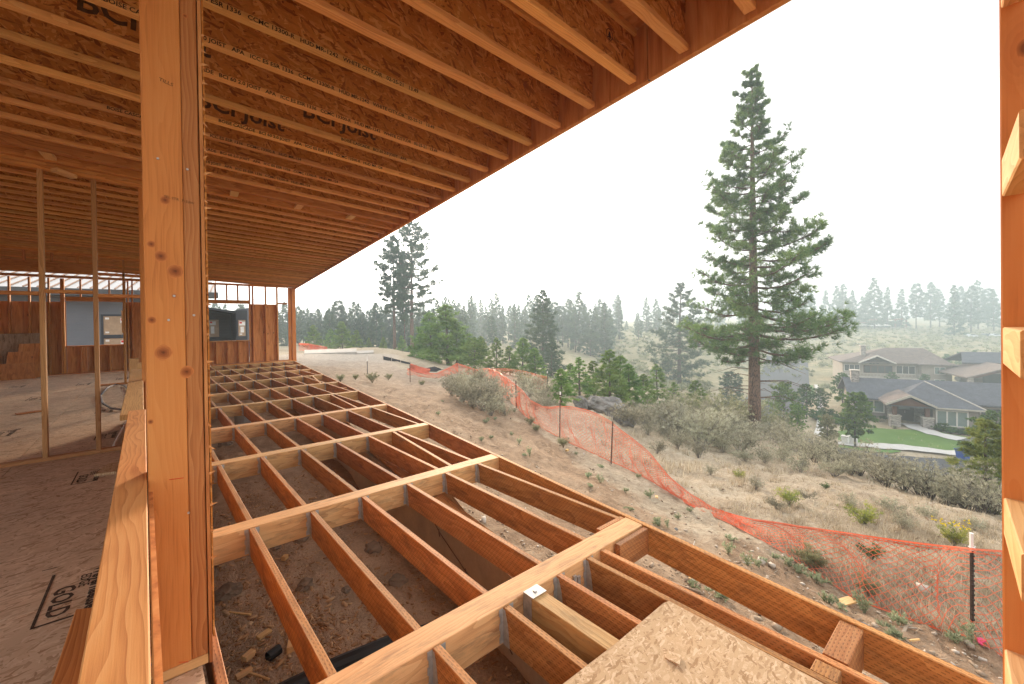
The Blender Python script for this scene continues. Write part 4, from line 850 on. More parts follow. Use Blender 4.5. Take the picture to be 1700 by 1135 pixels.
for i in range(4): board('stake', Vector(b0[i])-Vector((0, 0, .3)), Vector(t0[i])+Vector((0, 0, .08)), .05, .05, MAT['grey_wood'], sfn, up=(0, 1, 0))
for (u, vb, vt, lab) in ((610, 621, 590, 'thin survey stake with a white tip on the bare dirt'), (681, 634, 604, 'rusty stake standing beside the red tarp')):
    p = hit(u, vb); D = float(AX[2] @ (p-CAM)); t = at(u, vt, D); e = empty('survey_stake', p, label=lab, cat='stake'); h = t[2]-p[2]
    MB().tube([(0, 0, -.2), (0, 0, h*.7)], [.022, .022], 5).build('shaft', MAT['post_steel'] if u == 610 else MAT['post_rust'], e); MB().tube([(0, 0, h*.7), (0, 0, h)], [.024, .024], 5).build('tip', MAT['stake_white'] if u == 610 else MAT['post_rust'], e)
# pale slabs of the next building pad
for (uv, lab) in (((505, 592, 575, 578, 40, 46), 'pale concrete slab lying on the next building pad'), ((576, 620, 577, 581, 41, 45), 'narrow pale slab edge right of the larger slab')):
    u0, u1, va, vb, d0, d1 = uv; A = base(u0, vb, d0); B_ = base(u1, vb, d0+1.5); C_ = base(u1, va, d1+1.5); D_ = base(u0, va, d1)
    zz = max(A[2], B_[2], C_[2], D_[2])+.05; tag(MB().prism([(q[0], q[1], zz-.5) for q in (A, B_, C_, D_)], (0, 0, .5)).build('concrete_slab', MAT['slab_grey']), lab, 'slab')

# ------------------------------------------------------------------ boulder, rocks, shrubs, grass
def rock_mesh(seed, sx, sy, sz, sub=3, amp=.25):
    bm = bmesh.new(); bmesh.ops.create_icosphere(bm, subdivisions=sub, radius=1); g = np.random.default_rng(seed); ds = unit(g.normal(size=(14, 3))); hs_ = g.uniform(.62, .95, 14)
    for v in bm.verts:
        p = np.array(v.co); k = 1.
        for d, h in zip(ds, hs_):
            q = p@d
            if q > h: k = min(k, h/q)
        p = p*k*(1+amp*.25*math.sin(p[0]*5+seed)*math.cos(p[1]*4+p[2]*6)) + g.normal(0, amp*.06, 3); v.co = (p[0]*sx, p[1]*sy, p[2]*sz)
    me = bpy.data.meshes.new('rock'); bm.to_mesh(me); bm.free(); return me
p = hit(1000, 690)
for (u, v, D, sx, sy, sz, lab, sd_) in ((1002, 688, 21.5, 1.15, .8, .68, 'large grey boulder behind the orange fence', 5), (1035, 695, 19.5, .55, .45, .4, 'smaller grey boulder at the foot of the large one', 6), (965, 672, 21.5, .5, .4, .45, 'grey boulder partly hidden by the small open pine', 7)):
    q = base(u, v, D); o = link('boulder', rock_mesh(sd_, sx, sy, sz, 4, .5), MAT['rock_grey'], None, Matrix.Translation((q[0], q[1], q[2]+sz*.2)) @ Matrix.Rotation(sd_, 4, 'Z')); tag(o, lab, 'boulder')
SG = [bush_geo(60+i, H=h, Rm=r, n=n_, k=8, ln=.10, w=.016, stems=18) for i, (h, r, n_) in enumerate(((.95, .75, 420), (.8, .85, 420), (1.15, .8, 460)))]
SO = [bush_geo(70+i, H=1.3, Rm=1.0, n=330, k=7, ln=.13, w=.014, stems=26, stem_r=.016) for i in range(2)]
def shrub_row(lst, lab, grp, name='sagebrush', geos=SG, mats=('dead_wood', 'sage'), ref=.95):
    for (u, vt, D) in lst:
        b, h = standing(u, vt, D); h = min(max(h, .25), 2.4); bush(name, geos[random.randrange(len(geos))], b, h/ref, mats, lab, 'shrub', grp)
def shrub_at(lst, lab, grp, geos=SG, mats=('dead_wood', 'sage'), ref=.95):
    for (u, vb, vt) in lst:
        p = hit(u, vb); D = float(AX[2] @ (p-CAM)); h = min(max(at(u, vt, D)[2]-p[2], .3), 2.2); bush('sagebrush', geos[random.randrange(len(geos))], p, h/ref, mats, lab, 'shrub', grp)
shrub_at([(750, 657, 624), (768, 667, 628), (785, 675, 632), (802, 681, 634), (820, 678, 632), (840, 690, 662), (828, 662, 620), (790, 648, 611), (808, 650, 612), (772, 648, 616), (758, 640, 614), (815, 690, 655)], 'grey sagebrush in the clump left of the fence posts', 'sagebrush clump left of the fence')
shrub_at([(880, 660, 628), (900, 668, 636), (895, 645, 618), (870, 648, 617), (915, 664, 634), (908, 680, 655), (925, 650, 625), (890, 680, 655)], 'grey sagebrush between the fence and the short upright orange run', 'sagebrush behind the fence')
shrub_row([(1035+g_.uniform(-8, 8)+i*15, 668+g_.normal(0, 10)+i*1.2, g_.uniform(19, 28)) for i in range(15)], 'grey-green sagebrush in the band between boulder and lone pine', 'sagebrush band below the boulder')
shrub_row([(1060+i*17, 650+g_.normal(0, 8), g_.uniform(30, 42)) for i in range(14)], 'distant sagebrush in the band in front of the road', 'sagebrush in front of the road', mats=('dead_wood', 'sage_green'))
shrub_row([(1185, 690, 28), (1205, 700, 26), (1222, 683, 34), (1275, 690, 31), (1290, 700, 27), (1310, 703, 25), (1330, 712, 22), (1240, 708, 27), (1165, 700, 25)], 'grey sagebrush around the foot of the lone pine', 'sagebrush round the lone pine')
shrub_row([(1345, 715, 20), (1370, 722, 19), (1352, 732, 18), (1392, 730, 17.5), (1425, 725, 17), (1410, 745, 16), (1458, 735, 15.5)], 'tall open sagebrush with dark stems below the small maple', 'tall open sagebrush', geos=SO, mats=('bark_grey', 'sage'), ref=1.35)
shrub_row([(1470, 745, 14.2), (1500, 755, 13.6), (1525, 765, 13.2), (1545, 775, 12.8), (1570, 790, 12.2), (1600, 790, 12.), (1630, 800, 11.4), (1650, 795, 11.6), (1580, 770, 13), (1610, 775, 12.8)], 'pale bushy sagebrush on the crest in front of the grey house', 'sagebrush on the crest', geos=SO+SG, mats=('bark_grey', 'sage'), ref=1.2)
shrub_at([(1090, 752, 728), (1125, 745, 716), (1160, 760, 732), (1200, 752, 722), (1235, 765, 738), (1270, 770, 742), (1300, 765, 735), (1180, 735, 705), (1110, 728, 698), (1075, 722, 694), (1330, 785, 752), (1385, 790, 748), (1145, 722, 694)], 'low grey sagebrush on the grass slope in front of the lone pine', 'sagebrush on the grass slope')
shrub_at([(1255, 812, 796), (1340, 830, 812), (1410, 845, 822), (1480, 850, 822), (1540, 860, 836), (1180, 790, 772), (1500, 880, 862), (1620, 880, 858), (1290, 845, 832)], 'small grey shrub in the dry grass above the near fence', 'small shrubs above the near fence')
RB = [bush_geo(80, H=.5, Rm=.38, n=260, k=7, ln=.10, w=.010, stems=16, upr=1.2)]
for (u, v, s_, lab) in ((1310, 838, 1., 'yellow-green rabbitbrush on the dry slope above the fence'), (1432, 872, 1.15, 'upright rabbitbrush with yellow tops beyond the fence'), (1228, 796, .8, 'small green tuft on the slope right of the boulder'), (1585, 905, 1.0, 'rabbitbrush with yellow flowers behind the near fence post'), (1370, 812, .5, 'little green shrub on the grass slope'), (1445, 930, .7, 'dark green shrub seen through the orange mesh')):
    p = hit(u, v); bush('rabbitbrush', RB[0], p, s_*.72, ('dead_wood', 'rabbitbrush' if s_ > .75 else 'shrub_green'), lab, 'shrub')
fl = tufts(np.array([hit(1585, 905)+np.array([random.gauss(0, .12), random.gauss(0, .12), .35+random.gauss(0, .03)]) for i in range(26)]), np.tile([[0, 0, 1.]], (26, 1)), 6, .04, .02, rng)
for o in bpy.data.objects:
    if o.get('label', '').startswith('rabbitbrush with yellow flowers'): link('flowers', np_mesh('flowers', fl[0], fl[1], {'tint': fl[2]}), MAT['yellow_flower'], o, Matrix.Identity(4))['kind'] = 'stuff'
# dry bunch grass beyond the fence: a mass
def scatter(n, urange, vrange, keep=lambda u, v: True, sz=(.6, 1.3)):
    out_ = []
    us = g_.uniform(*urange, n); vs = g_.uniform(*vrange, n)
    for u, v in zip(us, vs):
        if keep(u, v): q = hit(u, v); out_.append((q[0], q[1], g_.uniform(*sz)))
    return out_
fu = [f[0] for f in FEN]; fb = [f[1] for f in FEN]; ft_ = [f[2] for f in FEN]
sp1 = scatter(2600, (1000, 1690), (700, 1060), lambda u, v: v < np.interp(u, fu, fb)-2 and v > np.interp(u, [1000, 1250, 1450, 1660], [690, 712, 765, 790]))
me = grass_geo(1, 0, sp1, .16, .006, .9, 22, .075); o = link('dry_grass', me, MAT['straw']); tag(o, 'straw-coloured bunch grass covering the slope beyond the fence', 'grass', kind='stuff')
sp2 = scatter(500, (880, 1660), (620, 790), lambda u, v: v < np.interp(u, fu, ft_)+10)
o = link('dry_grass', grass_geo(2, 0, sp2, .32, .012, .8, 16, .12), MAT['straw']); tag(o, 'pale dry grass farther down the slope', 'grass', kind='stuff')
# small plants on the building dirt
WD = [bush_geo(90+i, H=h, Rm=r, n=n_, k=6, ln=l, w=w_, stems=8, upr=.7, stem_r=.004) for i, (h, r, n_, l, w_) in enumerate(((.16, .13, 40, .06, .018), (.30, .12, 70, .05, .010), (.07, .14, 26, .08, .026)))]
wl = []
while len(wl) < 46:
    u = g_.uniform(700, 1640); v = g_.uniform(650, 1120); lo = np.interp(u, fu, fb)+4; rim = 870+(u-1066)*.465 if u > 1066 else 870+(u-1066)*.482
    if v > lo and v < rim-8: wl.append((u, v))
for (u, v) in wl:
    q = hit(u, v); k_ = g_.integers(0, 3); z_ = 0 if u < 950 else (1 if u < 1250 else 2); bush('weed', WD[k_], q, g_.uniform(.45, .95), ('weed', 'weed'), ('small grey-green weed on the dirt left of the second fence post', 'small grey-green weed on the dirt below the sagging fence', 'small grey-green weed on the dirt near the white-tipped fence post')[z_], 'weed', ('weeds on the far dirt', 'weeds below the sagging fence', 'weeds near the white-tipped post')[z_])
for (u, v, s_, lab) in ((1335, 1000-8, .7, 'pale green rosette weed seen through the gap inside the rim'), (1255, 966, .5, 'tiny yellow-green weed inside the rim gap')):
    q = hit(1195 if u == 1335 else 1148, 992 if u == 1335 else 976); bush('weed', WD[2], q, s_, ('weed', 'weed'), lab, 'weed')
for (u, v, s_) in ((565, 633, .6), (590, 630, .5), (618, 634, .9), (645, 630, .7), (700, 640, .6), (880, 705, .6), (890, 716, .5), (935, 742, .6), (1340, 940, .6), (1355, 948, .5), (1440, 990, .5)):
    q = hit(u, v); bush('grass_tuft', RB[0], q, s_, ('straw', 'sage_green'), 'small green grass tuft along the dirt edge by the fence', 'grass', 'grass tufts on the dirt edge')
# pebbles and litter on the dirt
def debris(name, n, spots, mat, size, flat_, label, cat):
    g = np.random.default_rng(n); V, F, T = [], [], []
    for (x, y, z) in spots:
        L = size*g.lognormal(0, .5); W_ = L*g.uniform(.25, .9)*flat_; H_ = min(L, W_)*g.uniform(.3, .8); a = g.uniform(0, 6.28); tl = g.normal(0, .25); c, s = math.cos(a), math.sin(a); o_ = len(V); t = g.uniform(0, 1)
        for (i, j, k_) in ((-1, -1, -1), (1, -1, -1), (1, 1, -1), (-1, 1, -1), (-1, -1, 1), (1, -1, 1), (1, 1, 1), (-1, 1, 1)):
            i_ = i*L/2*g.uniform(.7, 1); j_ = j*W_/2*g.uniform(.7, 1); V.append((x+i_*c-j_*s, y+i_*s+j_*c, z+H_*.35+k_*H_/2+tl*i_)); T.append(t)
        F += [tuple(o_+q for q in f) for f in ((0, 3, 2, 1), (4, 5, 6, 7), (0, 1, 5, 4), (1, 2, 6, 5), (2, 3, 7, 6), (3, 0, 4, 7))]
    o = link(name, np_mesh(name, np.array(V), np.array(F), {'tint': np.array(T)}), MAT[mat]); return tag(o, label, cat, kind='stuff')
pts = []
for _ in range(4200):
    u = g_.uniform(600, 1690); v = g_.uniform(640, 1130); q = hit(u, v)
    if q[0] > xr(q[1])-.3: pts.append(q)
debris('pebbles', 1500, pts, 'pebble', .03, 1., 'scattered pebbles and clods over the bare dirt', 'pebbles')
tw = []
for _ in range(700):
    q = hit(g_.uniform(820, 1680), g_.uniform(690, 1110))
    if q[0] > xr(q[1])+.1: tw.append(q+np.array([0, 0, .01]))
debris('twigs', 31, tw, 'pebble', .11, .12, 'grey twigs and litter on the slope', 'twigs')
cr = np.stack([g_.uniform(.0, 2.2, 9000), g_.uniform(.6, 7., 9000)], 1); cr = np.concatenate([cr, np.stack([g_.normal(.7, .35, 4200), g_.normal(3., .8, 4200)], 1)]); cz = gz(cr[:, 0], cr[:, 1]); ok = cr[:, 0] < xf(cr[:, 1])-.03
debris('wood_chips', 77, [(a, b_, z_) for (a, b_), z_ in zip(cr[ok], cz[ok])], 'chips', .022, .45, 'sawdust and wood chips littering the crawl space dirt', 'wood chips')
for i, (u, v, sx, lab) in enumerate(((505, 969, .085, 'brown rock lying between two joists under the deck'), (378, 985, .12, 'flat grey rock half buried beside the post'), (455, 912, .06, 'small rock under the second beam'), (500, 899, .07, 'rock beside the second beam hanger'), (575, 974, .05, 'pale rock beside the middle joist'), (620, 906, .10, 'rock against the foundation dirt'), (660, 960, .09, 'dark rock in the foundation shadow'), (375, 740, .13, 'lump of dirt under the third bay'), (1140, 968, .04, 'small pale stone inside the rim gap'))):
    d = ray(u, v); t = (EYE+.80)/-d[2] if i < 8 else 0; q = CAM+d*t if i < 8 else hit(u, v); q[2] = gz1(q[0], q[1]); o = link('rock', rock_mesh(20+i, sx, sx*.8, sx*.65, 3, .5), MAT['rock_brown'], None, Matrix.Translation((q[0], q[1], q[2]+sx*.2))); tag(o, lab, 'rock')
def under(u, v): d = ray(u, v); q = CAM+d*((EYE+.81)/-d[2]); q[2] = gz1(q[0], q[1]); return q
for (u, v, L, w, h, rz, lab) in ((428, 1060, .09, .045, .02, 20, 'flat wood offcut on the crawl space dirt'), (470, 932, .05, .04, .038, 40, 'small cube offcut near the second beam'), (484, 1084, .08, .06, .045, 70, 'square wood block half under the near joist'), (405, 1098, .07, .05, .035, 30, 'pale wood offcut beside the black pipe stub'), (392, 1127, .09, .035, .025, 10, 'wood offcut at the bottom beside the post'), (375, 1016, .22, .015, .012, -50, 'thin stick of wood on the sawdust'), (400, 1112, .24, .015, .012, -60, 'thin stick pointing at the black pipe stub'), (1145, 1003-40, .06, .03, .02, 10, 'offcut in the rim gap'), (1395, 1004, .22, .12, .02, -25, 'flat pale board scrap on the dirt outside'), (1510, 1068, .12, .018, .02, -35, 'short yellow stick on the dirt near the fence post'), (1090, 828, .10, .06, .03, 30, 'brown board scrap at the foot of the fence'), (940, 750, .10, .07, .05, 10, 'wood chunk by the second fence post')):
    q = under(u, v) if u < 900 else hit(u, v); o = board('wood_offcut', (q[0], q[1], q[2]+h*.55), (q[0]+L*math.cos(R(rz)), q[1]+L*math.sin(R(rz)), q[2]+h*.6), w, h, MAT['block_wood']); tag(o, lab, 'wood scrap')
q = under(445, 1097); pc = MB().tube([(0, 0, 0), (.075, .03, .0)], [.033, .033], 14, False).tube([(.001, 0, 0), (.075, .03, 0)], [.026, .026], 14, False); tag(pc.build('pipe_stub', MAT['black_plastic'], None, Matrix.Translation((q[0], q[1], q[2]+.03))), 'short black plastic pipe stub on the dirt', 'pipe')
pp = [under(u, v)+np.array([0, 0, .02]) for u, v in ((400, 1190), (480, 1150), (560, 1112), (640, 1078), (720, 1050))]; tag(MB().tube(pp, [.055]*5, 12).build('drain_pipe', MAT['black_plastic']), 'thick dark drain pipe under the near beam', 'pipe')
q = onZ(403, 694, -.55); e = empty('bucket', (q[0], q[1], gz1(q[0], q[1])), label='grey bucket standing under the deck between joists', cat='bucket')
MB().tube([(0, 0, 0), (0, 0, .32)], [.14, .16], 18).build('body', MAT['grey_plastic'], e); MB().tube([(0, 0, .321), (0, 0, .345)], [.168, .168], 18).build('lid', MAT['grey_plastic'], e)
q = hit(1622, 1068); o = MB().prism([(0, 0, 0), (.06, .01, 0), (.13, -.02, 0), (.14, .02, .01), (.07, .05, .03), (.01, .04, .01)], (0, 0, .012)).build('ribbon', MAT['pink_tape'], None, Matrix.Translation((q[0]-.05, q[1]-.05, q[2]+.01))); tag(o, 'scrap of bright pink ribbon at the foot of the fence post', 'ribbon')
for i, (u, v) in enumerate(((960, 640), (1122, 880), (1475, 1100), (875, 688), (1540, 1087), (1435, 1040), (985, 780))): 
    q = hit(u, v); o = link('stone', rock_mesh(40+i, .05, .04, .025, 2, .4), MAT['rock_grey'] if i % 2 else MAT['rock_brown'], None, Matrix.Translation((q[0], q[1], q[2]+.01))); tag(o, 'loose pale stone on the bare dirt outside the deck', 'stone', 'loose stones on the dirt')
# things lying in the interior
lp = [(-.70, 12.2), (-.66, 13.6), (-.55, 14.3), (-.38, 13.8), (-.22, 12.4), (-.17, 10.9), (-.2, 10.0), (-.29, 9.75), (-.45, 10.1), (-.6, 10.9), (-.70, 12.2)]
tag(MB().tube([(a, b_, .03) for a, b_ in lp], [.017]*len(lp), 8).build('conduit_loop', MAT['conduit_grey'], smooth=True), 'grey flexible conduit lying in a loop on the subfloor', 'conduit')
tag(MB().tube([(-.29, 6.83, .03), (-.2, 8.6, .05)], [.017]*2, 8).build('plastic_pipe', MAT['white_plastic']), 'straight white plastic pipe lying beside the low wall', 'pipe')
for (x, y, L, w, rz, m_, lab) in ((-.30, 5.66, .36, .16, 78, 'osb_panel_mat', 'square OSB scrap beside the low wall'), (-.2, 8.2, .5, .15, 80, 'osb_grey', 'grey board scrap lying by the white pipe'), (-1.62, 10.7, .3, .12, 20, 'fir', 'small orange offcut alone on the subfloor')):
    o = board('board_scrap', (x, y, .014), (x+L*math.cos(R(rz)), y+L*math.sin(R(rz)), .014), w, .024, MAT[m_]); tag(o, lab, 'board scrap')
for (u0, u1, vt, vb, dy, m_, lab) in ((-60, 66, 553, 620, .02, 'osb_grey', 'grey OSB sheet standing against the far wall'), (25, 66, 570, 612, .18, 'plywood', 'small plywood piece at the back of the leaning stack'), (6, 62, 583, 617, .32, 'plywood', 'middle plywood piece of the leaning stack'), (-10, 58, 602, 622, .46, 'plywood', 'front plywood piece of the leaning stack')):
    Yp = YW-.06-dy; a = onY(u0, vb, Yp); c = onY(u1, vt, Yp); e_ = MB().prism([(0, 0, 0), (c[0]-a[0], 0, .0), (c[0]-a[0], .12, c[2]), (0.0 if dy < .1 else .08, .12, c[2])], (0, -.018, 0)); tag(e_.build('plywood_sheet', MAT[m_], None, Matrix.Translation((a[0], Yp-.05, .004))), lab, 'sheet')

# ------------------------------------------------------------------ street, pavement, lawn
def drape(name, outline, mat, dz, label=None, step=1.5):
    """a sheet laid over the ground: strip between two polylines"""
    A, B = [np.array(o) for o in outline]; n = 40; V = []
    def rs(P): L = np.concatenate([[0], np.cumsum(np.linalg.norm(np.diff(P, axis=0), axis=1))]); t = np.linspace(0, L[-1], n); return np.stack([np.interp(t, L, P[:, i]) for i in range(2)], 1)
    A, B = rs(A[:, :2]), rs(B[:, :2]); m = 12
    XY = np.array([[A[i]*(1-j/(m-1))+B[i]*j/(m-1) for j in range(m)] for i in range(n)]).reshape(-1, 2); Z = gz(XY[:, 0], XY[:, 1])+dz
    F = np.array([(i*m+j, (i+1)*m+j, (i+1)*m+j+1, i*m+j+1) for i in range(n-1) for j in range(m-1)])
    o = link(name, np_mesh(name, np.column_stack([XY, Z]), F, smooth=True), MAT[mat]); o['kind'] = 'structure'
    if label: o['label'] = label
    return o
def gp(l): return [base(u, v, D) for u, v, D in l]
leaf('lawn', (.09, .17, .035), (.16, .27, .06), (.24, .35, .10), .0)
drape('road', (gp([(1100, 0, 70), (1195, 0, 64), (1240, 0, 85), (1262, 0, 140), (1270, 0, 170)]), gp([(1180, 0, 46), (1290, 0, 50), (1325, 0, 62), (1338, 0, 100), (1335, 0, 170)])), 'asphalt', .10, 'grey asphalt street running up the valley')
drape('road', (gp([(1290, 0, 50), (1400, 0, 43.5), (1500, 0, 42.5), (1640, 0, 41), (1720, 0, 40)]), gp([(1290, 0, 46), (1400, 0, 39.5), (1500, 0, 38.5), (1640, 0, 36), (1720, 0, 35)])), 'asphalt', .12, 'street in front of the grey house')
drape('pavement', (gp([(1344, 0, 49), (1350, 0, 56), (1351, 0, 68), (1350, 0, 82), (1346, 0, 98)]), gp([(1360, 0, 49), (1362, 0, 56), (1360, 0, 68), (1357, 0, 82), (1352, 0, 98)])), 'walk', .16, 'pale pavement beside the side street')
drape('pavement', (gp([(1385, 0, 47.3), (1450, 0, 46.2), (1520, 0, 45.2), (1610, 0, 44.2), (1700, 0, 43)]), gp([(1385, 0, 46.0), (1450, 0, 44.9), (1520, 0, 43.9), (1610, 0, 42.9), (1700, 0, 41.8)])), 'walk', .20, 'pale pavement in front of the lawn')
drape('lawn', (gp([(1385, 0, 51.5), (1450, 0, 52), (1500, 0, 50.5), (1560, 0, 49.5), (1640, 0, 46)]), gp([(1385, 0, 47.3), (1450, 0, 46.2), (1520, 0, 45.2), (1610, 0, 44.2), (1640, 0, 44)])), 'lawn', .10, 'bright green front lawn of the grey house')
drape('lawn', (gp([(1385, 0, 46.0), (1420, 0, 45.3), (1465, 0, 44.7), (1490, 0, 44.3)]), gp([(1385, 0, 44.6), (1420, 0, 43.9), (1465, 0, 43.5), (1490, 0, 43.9)])), 'lawn', .11, 'green verge between pavement and street')
drape('lawn', (gp([(1330, 0, 75), (1336, 0, 84), (1338, 0, 96)]), gp([(1347, 0, 75), (1347, 0, 84), (1344, 0, 96)])), 'lawn', .11, 'green verge beside the side street')
# ------------------------------------------------------------------ houses
def siding(name, c, pitch=.16, axis=2, amp=.14):
    s = NT(name); sp_ = s.n('ShaderNodeSeparateXYZ'); s.l(s.coord(), sp_.inputs[0]); f = s.math('FRACT', s.math('DIVIDE', sp_.outputs[axis], pitch)); n = s.noise(s.coord(), .8, 4)
    col = s.hsv((*c, 1), .5, 1, s.math('MULTIPLY', s.rng(n, .3, .7, .92, 1.08), s.rng(f, 0, .12, .72, 1.))); s.bump(f, .6, .02); MAT[name] = s.done(col, .7)
def shingle(name, c):
    s = NT(name); v = s.coord(); b = s.n('ShaderNodeTexBrick'); s.l(v, b.inputs['Vector']); b.inputs['Scale'].default_value = 3.2; b.inputs['Color1'].default_value = (*[x*.82 for x in c], 1); b.inputs['Color2'].default_value = (*[x*1.15 for x in c], 1); b.inputs['Mortar'].default_value = (*[x*.6 for x in c], 1); b.inputs['Mortar Size'].default_value = .02
    n = s.noise(v, 1.2, 6); col = s.hsv(b.outputs['Color'], .5, 1, s.rng(n, .3, .7, .85, 1.15)); MAT[name] = s.done(col, .9)
siding('taupe_siding', (.26, .235, .205)); siding('tan_siding', (.34, .30, .25)); siding('blue_siding', (.17, .19, .22), .16); siding('dark_siding', (.055, .063, .075), .18); shingle('roof_grey', (.115, .122, .138)); shingle('roof_brown', (.20, .165, .145))
flat('trim', (.42, .39, .34), .6); flat('trim_white', (.62, .60, .56), .6); flat('door_brown', (.045, .028, .024), .5, .4); flat('timber_dark', (.12, .055, .035), .7); flat('glass_blind', (.17, .225, .21), .15, .6, 0, .08); flat('glass_dark', (.035, .045, .05), .08, .7); flat('fascia', (.08, .085, .09), .6)
flat('metal_roof', (.52, .51, .50), .45, .4, .2, .05); flat('seam', (.36, .22, .15), .6); flat('kraft', (.42, .31, .21), .7, .2); flat('bin_blue', (.03, .10, .42), .45, .4); flat('rust_steel', (.22, .085, .05), .7); flat('car_paint', (.62, .64, .66), .3, .6); flat('car_dark', (.08, .09, .1), .3, .6)
def stone():
    s = NT('stone_veneer'); v = s.mapp(s.coord(), (1, 1, 2.2)); d = s.vor(v, 5, 'F1', 1, 'Color'); sp_ = s.n('ShaderNodeSeparateColor'); s.l(d, sp_.inputs[0]); MAT['stone_veneer'] = s.done(s.ramp(sp_.outputs[0], [(0, (.17, .155, .14)), (.5, (.3, .275, .25)), (1, (.42, .39, .36))]), .9)
stone()
def frame_M(u, v, D, turn):
    p = base(u, v, D); r = AX[0][:2]; a = math.atan2(r[1], r[0]) + R(turn); return Matrix.Translation(Vector(p)) @ Matrix.Rotation(a, 4, 'Z')
def house(name, M, label): 
    e = bpy.data.objects.new(name, None); COL.objects.link(e); place(e, M); tag(e, label, 'house'); return e
def pbox(par, nm, x0, y0, z0, x1, y1, z1, mat, sub=None): return MB().box(x0, y0, z0, x1, y1, z1).build(nm, MAT[mat], sub or par, WM[par.name])
def window(par, x0, x1, z0, z1, y, mat='glass_blind', n=1, fr='trim', t=.1):
    f = MB()
    for a in ((x0-t, z0-t, x1+t, z0), (x0-t, z1, x1+t, z1+t), (x0-t, z0, x0, z1), (x1, z0, x1+t, z1)): f.box(a[0], y-.07, a[1], a[2], y+.02, a[3])
    for i in range(1, n): xx = x0+(x1-x0)*i/n; f.box(xx-t*.5, y-.06, z0, xx+t*.5, y+.02, z1)
    w = f.build('window', MAT[fr], par, WM[par.name])
    for i in range(n):
        a = x0+(x1-x0)*i/n+(t*.5 if i else 0); b = x0+(x1-x0)*(i+1)/n-(t*.5 if i < n-1 else 0); MB().box(a, y-.03, z0, b, y-.01, z1).build('pane', MAT[mat], w, WM[par.name])
    return w
def slab_roof(par, nm, quads, mat, th=.18, sub=None):
    """roof planes given as outlines, each with thickness"""
    b = MB()
    for q in quads: b.prism([tuple(p) for p in q], (0, 0, -th))
    return b.build(nm, MAT[mat], sub or par, WM[par.name])
# front house: x along the facade, y away from the street, origin at the door
H1 = house('grey_house', frame_M(1505, 703, 54, -30), 'grey single-storey house with dark shingle roofs and a gabled stone porch')
pbox(H1, 'wall', -5.0, 1.6, -1, 13.5, 9.5, 2.75, 'taupe_siding'); pbox(H1, 'wall', 2.0, -1.9, -1, 5.6, 1.6, 2.6, 'taupe_siding'); pbox(H1, 'porch_wall', -1.6, 1.0, -.5, 2.0, 1.62, 2.9, 'stone_veneer')
ez, rzg = 2.6, 4.8
roof1 = slab_roof(H1, 'roof', [[(-5.7, .9, ez), (14.5, .9, ez), (14.5, 5.6, rzg), (-5.7, 5.6, rzg)], [(14.5, 10.3, ez), (-5.7, 10.3, ez), (-5.7, 5.6, rzg), (14.5, 5.6, rzg)]], 'roof_grey')
MB().prism([(-5.0, 1.6, 2.7), (-5.0, 9.5, 2.7), (-5.0, 5.6, 4.6)], (.1, 0, 0)).build('gable', MAT['taupe_siding'], H1, WM[H1.name])
slab_roof(H1, 'wing_roof', [[(-2.2, -2.6, 2.5), (6.3, -2.6, 2.5), (2.5, 3.2, 4.9)], [(6.3, -2.6, 2.5), (6.3, 3.6, 2.5), (2.5, 3.2, 4.9)], [(-2.2, 3.6, 2.5), (-2.2, -2.6, 2.5), (2.5, 3.2, 4.9)]], 'roof_grey')
for q in ([(6.3, -2.6, 2.5), (2.5, 3.2, 4.9)],): MB().tube([Vector(v)+Vector((0, 0, .03)) for v in q], [.09, .09], 5).build('hip_cap', MAT['trim'], H1, WM[H1.name])
slab_roof(H1, 'porch_roof', [[(-2.6, -3.1, 2.68), (-.3, -3.1, 3.86), (-.3, 2.2, 3.86), (-2.6, 2.2, 2.68)], [(-.3, -3.1, 3.86), (2.0, -3.1, 2.68), (2.0, 2.2, 2.68), (-.3, 2.2, 3.86)]], 'roof_brown', .2)
b = MB().prism([(-2.65, -3.12, 2.43), (-.3, -3.12, 3.62), (2.05, -3.12, 2.43), (2.05, -3.12, 2.68), (-.3, -3.12, 3.9), (-2.65, -3.12, 2.68)], (0, .06, 0)); b.build('fascia', MAT['trim'], H1, WM[H1.name])
MB().prism([(-2.1, -2.7, 2.5), (1.5, -2.7, 2.5), (-.3, -2.7, 3.42)], (0, .1, 0)).build('gable_boards', MAT['timber_dark'], H1, WM[H1.name])
for x in (-1.6, 1.4):
    c = pbox(H1, 'porch_column', x-.5, -2.6, -.6, x+.5, -1.6, 1.1, 'stone_veneer'); pbox(H1, 'cap', x-.57, -2.67, 1.1, x+.57, -1.53, 1.2, 'trim', c); pbox(H1, 'timber', x-.2, -2.3, 1.2, x+.2, -1.9, 2.6, 'timber_dark', c)
d = pbox(H1, 'door', -.92, .95, 0, .92, 1.0, 2.3, 'door_brown'); pbox(H1, 'door_window', -.55, .93, 1.45, .55, .955, 2.05, 'glass_blind', d); pbox(H1, 'handle', .03, .9, 1.0, .08, .96, 1.3, 'steel', d)
for x in (-1.25, 1.3): pbox(H1, 'wall_lamp', x-.1, .85, 1.75, x+.1, 1.0, 2.05, 'trim_white')
window(H1, -3.9, -1.95, .8, 2.2, 1.58, n=2, fr='trim_white', t=.13); window(H1, -4.8, -4.25, .8, 2.2, 1.58); window(H1, 2.35, 4.9, .35, 2.0, -1.92, n=3, fr='trim_white', t=.14); window(H1, 7.2, 8.8, 1.2, 2.1, 1.58, 'glass_dark')
ch_ = pbox(H1, 'chimney', -4.85, 4.4, 2, -3.95, 5.5, 5.85, 'stone_veneer'); pbox(H1, 'cap', -4.95, 4.3, 5.85, -3.85, 5.6, 5.97, 'trim', ch_)
pbox(H1, 'gutter', 2.05, -2.62, 2.32, 6.35, -2.56, 2.5, 'trim')
MH = WM[H1.name]
